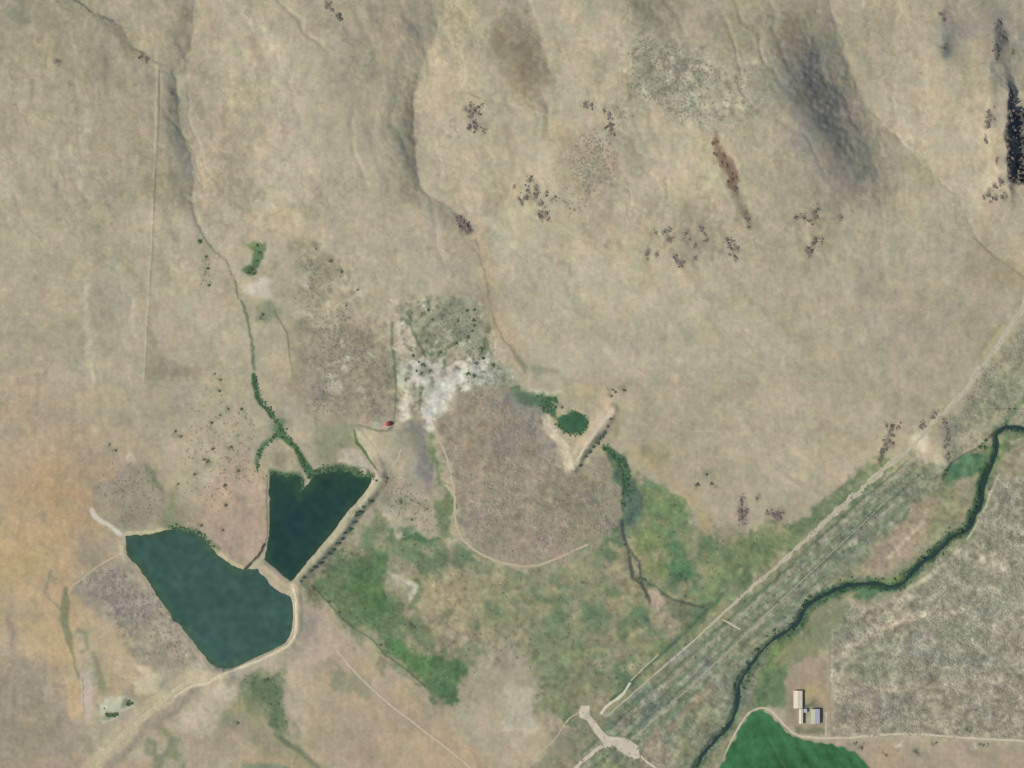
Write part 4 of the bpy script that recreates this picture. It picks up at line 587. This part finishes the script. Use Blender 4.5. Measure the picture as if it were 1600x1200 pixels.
def rlevel(x, y):
    P = np.array(RIVER, float); d = np.r_[0, np.cumsum(np.hypot(*np.diff(P, axis=0).T))]; n = len(x); return np.interp(np.linspace(0, d[-1], n), d, rv) - .1
ribbon('water', [(p[0], p[1], w_) for p, w_ in zip(RIVER, [5]*6 + [6,5,5.5,5,5,4.2,5,4,4,3.4,4,3.4] + [6,8,9,5,3.4,5,4,4,4,3.4,4.5,6,7,8,6,4,6,4,3.4,3,3.4,4,3.6,5,6,6,4.4,4.4,5,5,5])], 6, (44, 64, 56), M_WATER, level=rlevel, edge=.55, wob=.45, kind='structure', label='dark narrow river winding through green banks')
GR = (176, 168, 148)
ribbon('gravel_road', [(x, y, w_) for (x, y), w_ in zip(ROAD + [(1065,1018),(1035,1044),(1005,1070),(975,1096),(946,1122)], [10,10,10,10,10,10,9,9,8,7,7,8,8,9,11,11,10,9,7,6,6,5.5,5,4,3.4,3,2.6,2.4,2.2])], 9, (184, 175, 150), M_ROAD, wob=.35, kind='structure', label='graded gravel road along the foot of the hills')
PALE = (204, 192, 162)
for lab, pts, wd, col in [
    ('dirt track on the crest of the straight dam', [(598,740),(592,752),(575,774),(560,793)], 5, (190,182,152)),
    ('pale track round the south shore of the reservoir', [(458,918),(463,940),(463,975),(461,994),(450,1009),(430,1020),(400,1034),(372,1045),(345,1055)], 4.5, (208,196,162)),
    ('straight pale footpath crossing the dry grass', [(525,1015),(545,1040),(565,1062),(590,1085),(612,1104),(640,1125),(675,1152),(705,1175),(735,1200),(760,1222)], 3.4, (192,178,154)),
    ('light track curving round the brown knoll', [(676,655),(684,680),(694,704),(702,725),(707,750),(711,775),(710,800),(714,822),(722,842),(736,856),(755,868),(785,880),(815,885),(840,884),(865,875),(890,864),(920,850)], 4, (186,170,142)),
    ('field road round the green crop and past the sheds', [(1118,1225),(1132,1186),(1140,1165),(1150,1145),(1162,1125),(1173,1112),(1190,1106),(1204,1109),(1214,1120),(1228,1135),(1240,1146),(1252,1151),(1290,1154),(1330,1153),(1360,1150),(1400,1147),(1440,1148),(1490,1152),(1540,1155),(1600,1158),(1660,1160)], 3.8, (198,186,158)),
    ('short white track beside the old road', [(986,1066),(976,1082),(968,1090),(955,1098),(946,1106),(938,1117)], 5, (208,202,180)),
    ('faint pale track along the meadow edge', [(1030,1022),(1005,1045),(985,1065)], 3, (178,172,140)),
    ('diagonal track from the crossing south east', [(1000,1180),(1010,1190),(1030,1205),(1060,1230)], 4, PALE),
    ('track leaving the crossing to the south west', [(948,1160),(935,1170),(920,1182),(905,1195),(890,1212)], 6, (200,188,162)),
    ('thin track west of the crossing', [(905,1114),(890,1122),(880,1136),(868,1155),(850,1172),(830,1195),(815,1215)], 2.6, (180,170,140)),
    ('thin pale old rail bed through the scrub', [(1392,775),(1345,822),(1290,873),(1235,925),(1180,978),(1120,1035),(1090,1062),(1070,1082),(1050,1098),(1030,1118),(1005,1142),(985,1156)], 1.9, (162,160,138)),
    ('short pale spur beside the gravel road', [(1128,968),(1140,974),(1158,984)], 3.5, (188,180,152)),
    ('farm track running north past the sheds', [(1291,1153),(1291,1130),(1293,1112)], 3, (190,178,152)),
    ('thin track west of the reservoir', [(184,868),(165,877),(148,888),(130,903),(112,916),(106,930)], 2.6, (186,172,142)),
    ('pale road leading down off the dam end', [(345,1055),(325,1068),(300,1072),(270,1090)], 5, (202,190,158)),
    ('broad pale embankment road to the south west', [(300,1062),(265,1085),(235,1112),(205,1138),(178,1162),(155,1190),(140,1225)], 9, (190,179,146)),
    ('pale track on the short dam below the green pond', [(956,641),(947,654),(936,668),(926,683),(915,698),(905,714),(896,731)], 4.5, (208,194,166)),
    ('faint trail up from the track junction', [(600,746),(612,730),(622,716),(627,700)], 3, (188,176,148))]:
    ribbon('dirt_track', pts, wd, col, M_ROAD, kind='structure', label=lab)
CROSS = [(905,1113),(908,1104),(920,1104),(921,1118),(930,1128),(940,1142),(950,1152),(975,1154),(985,1158),(996,1166),(1000,1184),(990,1186),(975,1178),(960,1166),(946,1168),(942,1160),(930,1145),(918,1126),(907,1121)]
dr = lambda off: (lambda x, y: interp(H, x, y) + off)
sheet('gravel_crossing', CROSS, 0, lambda x, y, s: alb((np.array((204,191,168))[None] * (1 + .03 * interp(N5, x, y))[:, None]) * (1 - np.clip(sstep(-.5, 2.2, s), 0, 1))[:, None] + interp(T, x, y) * np.clip(sstep(-.5, 2.2, s), 0, 1)[:, None]), M_ROAD, pad=2.6, step=1.3, zfn=dr(.22), kind='structure', label='pale gravel crossing where the tracks meet')
CROP = [(1105,1240),(1122,1205),(1135,1182),(1146,1160),(1158,1138),(1168,1122),(1178,1114),(1190,1111),(1202,1115),(1212,1126),(1224,1140),(1238,1151),(1255,1158),(1290,1162),(1315,1168),(1335,1176),(1348,1186),(1358,1202),(1364,1240)]
def crop_col(x, y, s):
    n = interp(N25, x, y) * .5 + interp(V5, x, y) * .25 + interp(N8, x, y) * .2
    rr = .03 * rnoise(x, y, 62, 70, 5, 55) + .02 * np.sin(np.hypot(x - 1215, y - 1330) / 3.0) - .06 * np.exp(-((np.hypot(x - 1215, y - 1330) % 52 - 26) / 1.2) ** 2)
    c = np.array((66, 113, 74))[None] * (1 + .09 * n + .03 * interp(N3, x, y) + rr)[:, None]; k = np.clip(sstep(-1, 2.5, s + interp(N5, x, y)), 0, 1)[:, None]
    return alb(c * (1 - k) + interp(T, x, y) * k)
sheet('crop_field', CROP, 0, crop_col, M_FIELD, pad=3, step=1.7, zfn=dr(.3), kind='structure', label='deep green irrigated crop field with curved edge')

# ------------------------------------------------------------------ scrub as a mass
def dome_shrubs(name, pts, rad, hgt, cols, label, flat=.2):
    hgt = np.minimum(hgt, rad * flat)
    n = len(pts); k = 5; r = np.random.default_rng(len(pts)); ang = (np.arange(k) / k * 2 * np.pi)[None] + r.uniform(0, 6, (n, 1))
    x, y = pts[:, 0], pts[:, 1]; z = interp(H, x, y); rr = rad[:, None] * r.uniform(.7, 1.25, (n, k)); VV = np.zeros((n, 2 * k + 1, 3))
    VV[:, :k, 0] = x[:, None] - 800 + np.cos(ang) * rr; VV[:, :k, 1] = 600 - y[:, None] + np.sin(ang) * rr; VV[:, :k, 2] = z[:, None] - .06
    VV[:, k:2*k, 0] = x[:, None] - 800 + np.cos(ang + .5) * rr * .55; VV[:, k:2*k, 1] = 600 - y[:, None] + np.sin(ang + .5) * rr * .55; VV[:, k:2*k, 2] = z[:, None] + hgt[:, None] * r.uniform(.6, .95, (n, k))
    VV[:, 2*k] = np.stack([x - 800, 600 - y, z + hgt], 1)
    F = []
    for i in range(k):
        j = (i + 1) % k; F += [(i, j, k + j), (i, k + j, k + i), (k + i, k + j, 2 * k)]
    F = (np.array(F)[None] + (np.arange(n) * (2 * k + 1))[:, None, None]).reshape(-1, 3)
    c = np.repeat(cols[:, None], 2 * k + 1, 1) * r.uniform(.9, 1.12, (n, 2 * k + 1, 1))
    mk(name, VV.reshape(-1, 3), F, M_GROUND, alb(c.reshape(-1, 3)), kind='stuff', label=label)
def scatter(polys, n, seed):
    r = np.random.default_rng(seed); out = []
    for pts, cnt in zip(polys, n):
        x = r.uniform(min(p[0] for p in pts), max(p[0] for p in pts), cnt); y = r.uniform(min(p[1] for p in pts), max(p[1] for p in pts), cnt)
        nn = interp(N25, x, y); sd = poly_sd(x + 7 * interp(WX, x, y), y + 7 * interp(WY, x, y), pts); out.append(np.stack([x, y], 1)[(sd + r.uniform(-6, 14, cnt) < 0) & (nn > r.uniform(-1.5, 1.2, cnt) - .4)])
    return np.concatenate(out)
KN = [(690,650),(760,610),(800,610),(835,665),(880,735),(945,705),(962,740),(965,825),(900,860),(800,876),(735,845),(716,800)]
pt = scatter([PLAIN, [(1660,440),(1520,610),(1480,660),(1490,715),(1660,655)], STRIP, KN], [11000, 2600, 4200, 2400], 3)
r = np.random.default_rng(8); n = len(pt); g = interp(T, pt[:, 0], pt[:, 1])
dome_shrubs('sagebrush', pt, r.uniform(1.4, 3.2, n), r.uniform(.3, .6, n), g * .6 + np.where(r.random(n) < .62, 1, 1.22)[:, None] * np.array((132, 134, 114)) * .4, 'grey green sagebrush spread over the plain and knoll')
pt = scatter([[(462,395),(530,402),(545,430),(530,470),(580,520),(615,560),(608,650),(540,655),(480,630),(500,540),(460,470)], [(632,492),(690,470),(738,470),(758,520),(790,580),(790,606),(740,600),(720,560),(680,556),(655,545)], [(315,600),(400,640),(415,760),(330,800),(260,760)], [(150,730),(215,710),(262,790),(262,825),(160,812)], [(1000,50),(1050,80),(1110,90),(1150,110),(1200,100),(1170,185),(1100,200),(1060,190),(960,175),(985,125)], [(880,205),(940,198),(962,235),(945,300),(905,335),(885,290),(868,250)], [(310,398),(332,398),(336,450),(316,446)], [(600,740),(690,790),(680,830),(600,800)], [(122,905),(215,890),(318,1040),(205,1030)]], [1900, 1100, 700, 500, 2200, 900, 60, 350, 900], 5)
n = len(pt); g = interp(T, pt[:, 0], pt[:, 1])
dome_shrubs('desert_scrub', pt, r.uniform(1.1, 2.6, n), r.uniform(.2, .5, n), g * .6 + np.array((112, 114, 94)) * .4, 'low dull scrub on the slopes and the alkali flat')
pt = scatter([MEAD, [(375,1060),(438,1052),(455,1150),(385,1120)]], [5200, 300], 6); n = len(pt); g = interp(T, pt[:, 0], pt[:, 1])
dome_shrubs('meadow_tussocks', pt, r.uniform(.9, 2.6, n), r.uniform(.2, .5, n), g * np.where(r.random(n) < .5, .86, 1.08)[:, None], 'green grass tussocks across the damp meadow')
rk = []; rc = []
for place, (items, br) in ROCKS.items():
    for x, y, s_ in items:
        m = 6; rk.append(np.stack([x + r.normal(0, s_ * .55, m), y + r.normal(0, s_ * .85, m)], 1)); rc.append(np.tile((132, 112, 94) if br else (114, 107, 96), (m, 1)))
pt = np.concatenate(rk); rc = np.concatenate(rc); n = len(pt)
dome_shrubs('rock_rubble', pt, np.clip(r.lognormal(.3, .5, n), .5, 3.4), r.uniform(.3, .8, n), rc * r.uniform(.8, 1.25, (n, 1)), 'broken dark rock rubble lying round the outcrops', flat=.22)
# reeds along the pond's north shore and the river
rd = []
for p, cnt, wd in [([(420,740),(445,744),(462,744)], 90, 4), ([(470,748),(473,762),(466,772)], 90, 4), ([(486,744),(510,737),(532,734),(556,744),(580,748)], 330, 8), ([(845,622),(856,634),(862,640)], 60, 8), ([(893,643),(916,650),(917,668),(905,679),(885,676),(868,660)], 70, 3), ([(265,826),(290,827),(312,834),(335,858)], 90, 4), (RIVER[10:42], 620, 9), ([(398,590),(404,622),(424,645),(437,668),(462,700),(480,735)], 240, 4), ([(430,680),(405,706),(403,735)], 70, 3), ([(946,700),(970,720),(980,742),(978,790)], 220, 6)]:
    x, y, s, _ = resample(p, .5); i = r.integers(0, len(x), cnt); rd.append(np.stack([x[i] + r.normal(0, wd * .55, cnt), y[i] + r.normal(0, wd * .55, cnt)], 1))
pt = np.concatenate(rd); d, _, _ = seg_dist(pt[:, 0], pt[:, 1], RIVER); ok = d > 4.2; pt = pt[ok]; n = len(pt)
dome_shrubs('reeds', pt, r.uniform(1.0, 2.6, n), r.uniform(.4, 1.0, n), np.array((76, 100, 72))[None] * r.uniform(.8, 1.25, (n, 1)), 'green reeds and sedge at the water edges and creek', flat=.3)

# ------------------------------------------------------------------ things
def empty(name, x, y, z=None, rz=0, **props):
    o = bpy.data.objects.new(name, None); COL.objects.link(o); o.location = W3(x, y, hz(x, y) if z is None else z); o.rotation_euler = (0, 0, rz); o.empty_display_size = .5
    for k, v in props.items(): o[k] = v
    return o
def tag(o, label, cat, group=None):
    o['label'] = label; o['category'] = cat
    if group: o['group'] = group
    return o
def copy_tree(o, parent=None):
    c = o.copy(); COL.objects.link(c); c.parent = parent
    for ch in o.children: copy_tree(ch, c)
    return c
# rocks ------------------------------------------------------
def rock_mesh(seed, el=1.0, mat=None):
    bm = bmesh.new(); bmesh.ops.create_icosphere(bm, subdivisions=2, radius=1); rr = random.Random(seed)
    ax = [Vector((rr.uniform(-1, 1), rr.uniform(-1, 1), rr.uniform(-1, 1))).normalized() for _ in range(9)]; dd = [rr.uniform(.5, .85) for _ in ax]
    for v in bm.verts:                              # cleave the ball by planes: a blocky boulder
        for a, d in zip(ax, dd):
            t = v.co.dot(a)
            if t > d: v.co -= a * (t - d)
        v.co *= rr.uniform(.93, 1.07); v.co.x *= el
        if v.co.z < -.35: v.co.z = -.35
    me = bpy.data.meshes.new('rock'); bm.to_mesh(me); bm.free(); me.materials.append(mat or M_ROCK); return me
RM = [rock_mesh(i, 1 + .35 * (i % 3), M_ROCK) for i in range(6)]; RMB = [rock_mesh(20 + i, 1.2, M_ROCKB) for i in range(4)]
ORD = 'first second third fourth fifth sixth seventh eighth ninth tenth eleventh twelfth thirteenth fourteenth fifteenth sixteenth seventeenth eighteenth nineteenth twentieth'.split()
def describe(items, kindword, place):
    """a label for each of a cluster that says which one"""
    n = len(items); labs = [None] * n; sx = np.ptp([t[0] for t in items]); sy = np.ptp([t[1] for t in items]); ax = 1 if sy >= sx * .8 else 0
    order = sorted(range(n), key=lambda j: items[j][ax]); a, z_ = ('northernmost', 'southernmost') if ax else ('westernmost', 'easternmost'); frm, to = ('north', 'south') if ax else ('west', 'east')
    for k, i in enumerate(order):
        if k == 0: labs[i] = f'{a} {kindword} {place}'
        elif k == n - 1: labs[i] = f'{z_} {kindword} {place}'
        elif k < (n + 1) // 2: labs[i] = f'{ORD[k]} {kindword} from the {frm} {place}'
        else: labs[i] = f'{ORD[n - 1 - k]} {kindword} from the {to} {place}'
    return labs
for place, (items, br) in ROCKS.items():
    labs = describe(items, 'red brown rock' if br else 'dark rock', place); ms_ = RMB if br else RM
    for (x, y, s_), lb in zip(items, labs):
        o = bpy.data.objects.new('rock_outcrop', random.choice(ms_)); COL.objects.link(o); x += random.uniform(-1.2, 1.2); y += random.uniform(-1.2, 1.2); hh = s_ * random.uniform(.2, .34)
        o.scale = (s_ * random.uniform(.42, .62), s_ * random.uniform(.6, .95), hh); o.rotation_euler = (random.uniform(-.2, .2), random.uniform(-.2, .2), random.uniform(-.5, .5)); o.location = W3(x, y, hz(x, y) - .15 * hh)
        tag(o, lb, 'rock', 'rocks ' + place)
# the east cliff: columns of basalt standing in the shaded drop
cliff = empty('basalt_cliff', 1590, 215, None, 0); tag(cliff, 'tall dark basalt cliff in deep shade at the east edge', 'cliff')
cz = cliff.location.copy(); rr = random.Random(3); COLM = [rock_mesh(40 + i, 1.0, M_ROCK) for i in range(4)]
CP = [(1575,133),(1583,148),(1588,165),(1600,172),(1640,175),(1640,300),(1596,292),(1578,285),(1575,260),(1573,225),(1571,200),(1577,185),(1574,160)]
yy = 136
cnt = 0
while yy < 292:
    xx = 1574 + rr.uniform(-2, 2) + (4 if yy < 160 else 0)
    while xx < 1640:
        x_, y_ = xx, yy; xx += rr.uniform(-2.5, 2.5); yy += rr.uniform(-3, 3)
        if poly_sd(np.array([xx]), np.array([yy + 0.0]), CP)[0] < 1 and rr.random() < .6:
            o = bpy.data.objects.new('rock_column', rr.choice(COLM)); COL.objects.link(o); o.parent = cliff; s_ = rr.uniform(1.8, 5.0)
            o.scale = (s_ * .8, s_, rr.uniform(2.0, 11)); o.rotation_euler = (0, 0, rr.uniform(0, 3)); p = W3(xx, yy, hz(xx, yy)); o.location = (p[0] - cz.x, p[1] - cz.y, p[2] - cz.z); cnt += 1
        xx, yy = x_, y_; xx += rr.uniform(5.5, 8)
    yy += 6.5
print('cliff columns', cnt)
# shrubs and trees --------------------------------------------
def leaf_mat(name, c):
    return flat_mat(name, c, 1.0, 0.0, .8, .3)
ML = [leaf_mat('leaves_dark', (112, 124, 104)), leaf_mat('leaves_green', (104, 130, 88)), leaf_mat('leaves_sage', (134, 134, 114))]
M_BARK = flat_mat('bark', (110, 96, 80))
def crown_mesh(seed, mat, n=150):
    r = np.random.default_rng(seed); VV = []; F = []
    cl = [(r.uniform(-.55, .55), r.uniform(-.55, .55), r.uniform(.35, .8), r.uniform(.3, .5)) for _ in range(7)]
    for i in range(n):
        cx, cy, cz_, cr = cl[r.integers(7)]; d = r.normal(size=3); d /= np.linalg.norm(d); c = np.array((cx, cy, cz_)) + d * cr * r.uniform(.6, 1.05); a = r.normal(size=3); a /= np.linalg.norm(a); b_ = np.cross(a, d); b_ /= np.linalg.norm(b_) + 1e-6; s = r.uniform(.12, .24)
        k = len(VV); VV += [c + a * s, c + b_ * s, c - a * s * .9, c - b_ * s]; F.append((k, k + 1, k + 2, k + 3))
    me = bpy.data.meshes.new('crown'); me.from_pydata([tuple(v) for v in VV], [], F); me.materials.append(mat); return me
def trunk_mesh():
    bm = bmesh.new()
    for (dx, dy, top) in ((0, 0, .6), (.3, .1, .55), (-.2, .25, .5)):
        mtx = bmesh.ops.create_cone(bm, cap_ends=True, segments=6, radius1=.05 if (dx, dy) == (0, 0) else .03, radius2=.018, depth=top)['verts']
        for v in mtx: t = (v.co.z + top / 2) / top; v.co.z += top / 2 - .05; v.co.x += dx * t; v.co.y += dy * t
    me = bpy.data.meshes.new('trunk'); bm.to_mesh(me); bm.free(); me.materials.append(M_BARK); return me
CR = [[crown_mesh(10 * k + i, m) for i in range(3)] for k, m in enumerate(ML)]; TR = trunk_mesh()
def plant(name, x, y, r_, h_, kind, label, cat, group=None):
    root = empty(name, x, y, None, random.uniform(0, 6)); root.location.z -= .15
    for nm, me in (('crown', random.choice(CR[kind])), ('trunk', TR)):
        o = bpy.data.objects.new(nm, me); COL.objects.link(o); o.parent = root; o.scale = (r_ * 1.15, r_ * 1.15, h_)
    tag(root, label, cat, group)
for nm, cat, kw, place, kind, items in GT:
    labs = describe(items, kw, place)
    for (x, y, r_, h_), lb in zip(items, labs): plant(nm, x + random.uniform(-.8, .8), y + random.uniform(-.8, .8), r_ * random.uniform(.6, .95), h_ * random.uniform(.35, .6), kind, lb, cat, f'{cat}s {place}')

# farm sheds ---------------------------------------------------
M_RW = flat_mat('sheet_metal_cream', (224, 212, 186), .6, .3, .4, .08); M_RG = flat_mat('sheet_metal_grey', (186, 184, 190), .5, .3, .4, .1); M_RC = flat_mat('sheet_metal_pale_green', (190, 188, 162), .6, .3, .4, .1)
M_RED = flat_mat('red_paint', (158, 70, 62), .7, .2, .8, .15); M_WALL = flat_mat('weathered_boards', (150, 136, 116)); M_DARK = flat_mat('dark_opening', (45, 40, 36)); M_WHITE = flat_mat('pale_boards', (200, 192, 172))
def boxmesh(name, x0, y0, z0, x1, y1, z1, mat, parent):
    v = [(x0,y0,z0),(x1,y0,z0),(x1,y1,z0),(x0,y1,z0),(x0,y0,z1),(x1,y0,z1),(x1,y1,z1),(x0,y1,z1)]; f = [(0,3,2,1),(4,5,6,7),(0,1,5,4),(1,2,6,5),(2,3,7,6),(3,0,4,7)]
    return mk(name, v, f, mat, parent=parent)
def roof_slab(name, x0, z0, x1, z1, y0, y1, mat, parent, ribs=.9):
    """corrugated sheet sloping from (x0,z0) to (x1,z1), raised seams down the slope"""
    V_ = []; F_ = []; th = .12
    def slab(a, b_, t0, t1):
        k = len(V_)
        V_.extend([(x0,a,z0+t0),(x1,a,z1+t0),(x1,b_,z1+t0),(x0,b_,z0+t0),(x0,a,z0+t1),(x1,a,z1+t1),(x1,b_,z1+t1),(x0,b_,z0+t1)])
        F_.extend([(k,k+3,k+2,k+1),(k+4,k+5,k+6,k+7),(k,k+1,k+5,k+4),(k+1,k+2,k+6,k+5),(k+2,k+3,k+7,k+6),(k+3,k,k+4,k+7)])
    slab(y0, y1, 0, th); y = y0 + .1
    while y < y1 - .1: slab(y, y + .12, th - .01, th + .09); y += ribs
    return mk(name, V_, F_, mat, parent=parent)
def shed(name, cx, cy, wx, ly, hw, hr, mats, wall, label, doors=True, sheets=4):
    g = empty(name, cx, cy); g.location.z -= .1; tag(g, label, 'shed'); a, b_ = wx / 2, ly / 2
    # walls with gable ends as one shell
    V_ = [(-a,-b_,0),(a,-b_,0),(a,b_,0),(-a,b_,0),(-a,-b_,hw),(a,-b_,hw),(a,b_,hw),(-a,b_,hw),(0,-b_,hr),(0,b_,hr)]
    me = bpy.data.meshes.new('wall'); me.from_pydata(V_, [], [(0,4,7,3),(1,2,6,5),(0,1,5,8,4),(3,7,9,6,2)]); me.materials.append(wall); o = bpy.data.objects.new('wall', me); COL.objects.link(o); o.parent = g
    n = sheets; L = (ly + .8) / n; k = (hr - hw) / a
    for i in range(n):
        y0 = -b_ - .4 + i * L + .01; y1 = y0 + L - .015
        roof_slab('roof_sheet', -a - .4, hw - .4 * k + .03, -.02, hr + .03, y0, y1, mats[(i if len(mats) > 2 else 0) % len(mats)], g)
        roof_slab('roof_sheet', a + .4, hw - .4 * k + .03, .02, hr + .03, y0, y1, mats[1 % len(mats)], g)
    boxmesh('ridge_cap', -.25, -b_ - .45, hr + .1, .25, b_ + .45, hr + .28, mats[1 % len(mats)], g)
    if doors:
        d = boxmesh('door', -1.6, -b_ - .08, 0.05, 1.6, -b_ - .01, min(3.2, hw - .2), M_DARK, g); boxmesh('handle', 1.1, -b_ - .14, 1.1, 1.2, -b_ - .085, 1.5, M_RG, d)
        for yy_ in (-b_ * .5, 0, b_ * .5):
            wnd = boxmesh('window', -a - .07, yy_ - .8, 1.5, -a - .01, yy_ + .8, 2.5, M_WHITE, g); boxmesh('pane', -a - .11, yy_ - .65, 1.6, -a - .075, yy_ + .65, 2.4, M_DARK, wnd)
    return g
shed('cattle_shed', 1247.2, 1093.5, 13.2, 27, 4.2, 5.2, [M_RW, M_RW], M_WALL, 'long cream roofed shed, the northernmost building of the farmyard', sheets=5)
shed('lean_to', 1252, 1120.0, 5.4, 22.5, 4.3, 4.9, [M_RW, M_RW], M_WALL, 'narrow cream roofed shed running south from the long shed', sheets=4)
shed('barn', 1274.2, 1120, 13.5, 22.5, 4.8, 5.8, [M_RC, M_RG], M_WALL, 'broad grey and pale green roofed barn, easternmost in the farmyard', sheets=4)
g_ = boxmesh('connecting_roof', -4, -3, 3.0, 4, 3, 3.2, M_RG, None); g_.location = W3(1257.5, 1111, hz(1257, 1111)); tag(g_, 'small flat grey roof joining the sheds of the farmyard', 'roof')
for sx in (-3.6, 3.6):
    for sy in (-2.6, 2.6): boxmesh('post', sx - .12, sy - .12, -.3, sx + .12, sy + .12, 3.0, M_WALL, g_)
shed('pump_hut', 606.5, 662.5, 6.5, 5.5, 3.6, 4.8, [M_RED, M_RED], M_WALL, 'tiny red roofed hut at the end of the ditch', sheets=1)
# stock tank beside the hut
def tank(x, y, r_, h_, label):
    g = empty('water_tank', x, y); tag(g, label, 'tank'); bm = bmesh.new(); bmesh.ops.create_cone(bm, cap_ends=True, segments=24, radius1=r_, radius2=r_, depth=h_)
    for v in bm.verts: v.co.z += h_ / 2
    me = bpy.data.meshes.new('tank_wall'); bm.to_mesh(me); bm.free(); me.materials.append(M_DARK); o = bpy.data.objects.new('tank_wall', me); COL.objects.link(o); o.parent = g
    bm = bmesh.new(); bmesh.ops.create_cone(bm, cap_ends=True, segments=24, radius1=r_ * 1.05, radius2=r_ * .2, depth=.5)
    for v in bm.verts: v.co.z += h_ + .26
    me = bpy.data.meshes.new('lid'); bm.to_mesh(me); bm.free(); me.materials.append(M_DARK); o = bpy.data.objects.new('lid', me); COL.objects.link(o); o.parent = g
tank(611.0, 662.6, 1.6, 3.0, 'small dark round tank against the red roofed hut')

# fences -------------------------------------------------------
M_POST = flat_mat('fence_post', (120, 108, 92)); M_WIRE = flat_mat('wire', (140, 136, 130), .4, .5)
bm = bmesh.new(); bmesh.ops.create_cone(bm, cap_ends=True, segments=6, radius1=.11, radius2=.08, depth=1.7); POSTM = bpy.data.meshes.new('post'); bm.to_mesh(POSTM); bm.free(); POSTM.materials.append(M_POST)
def fence(pts, label):
    x, y, s, _ = resample(pts, 8); g = empty('wire_fence', x[0], y[0]); tag(g, label, 'fence'); o0 = g.location.copy(); P = []
    for a, b_ in zip(x, y):
        p = Vector(W3(a, b_, hz(a, b_))) - o0; P.append(p); o = bpy.data.objects.new('post', POSTM); COL.objects.link(o); o.parent = g; o.location = p + Vector((0, 0, .7))
    for hh in (.45, .85, 1.25):
        V_ = []; F_ = []
        for i, p in enumerate(P):
            for a in range(3): V_.append((p.x + .012 * math.cos(a * 2.09), p.y + .012 * math.sin(a * 2.09) + .0, p.z + hh + .012 * math.sin(a * 2.09)))
            if i:
                for a in range(3): k = 3 * i; F_.append((k - 3 + a, k - 3 + (a + 1) % 3, k + (a + 1) % 3, k + a))
        mk('wire', V_, F_, M_WIRE, parent=g)
fence([(247.5,108),(245,180),(242,260),(240,310),(238,380),(233,440),(230,500),(227,560),(225,593)], 'long north south wire fence west of the upper creek')
fence([(225,594),(262,595),(300,595),(332,591)], 'short wire fence running east from the foot of the long fence')
fence([(1300,980),(1300,1040),(1299,1090),(1296,1148)], 'wire fence between the farmyard and the sage plain')
print('objects', len(bpy.data.objects), 'tris', sum(len(o.data.polygons) for o in bpy.data.objects if o.type == 'MESH') )
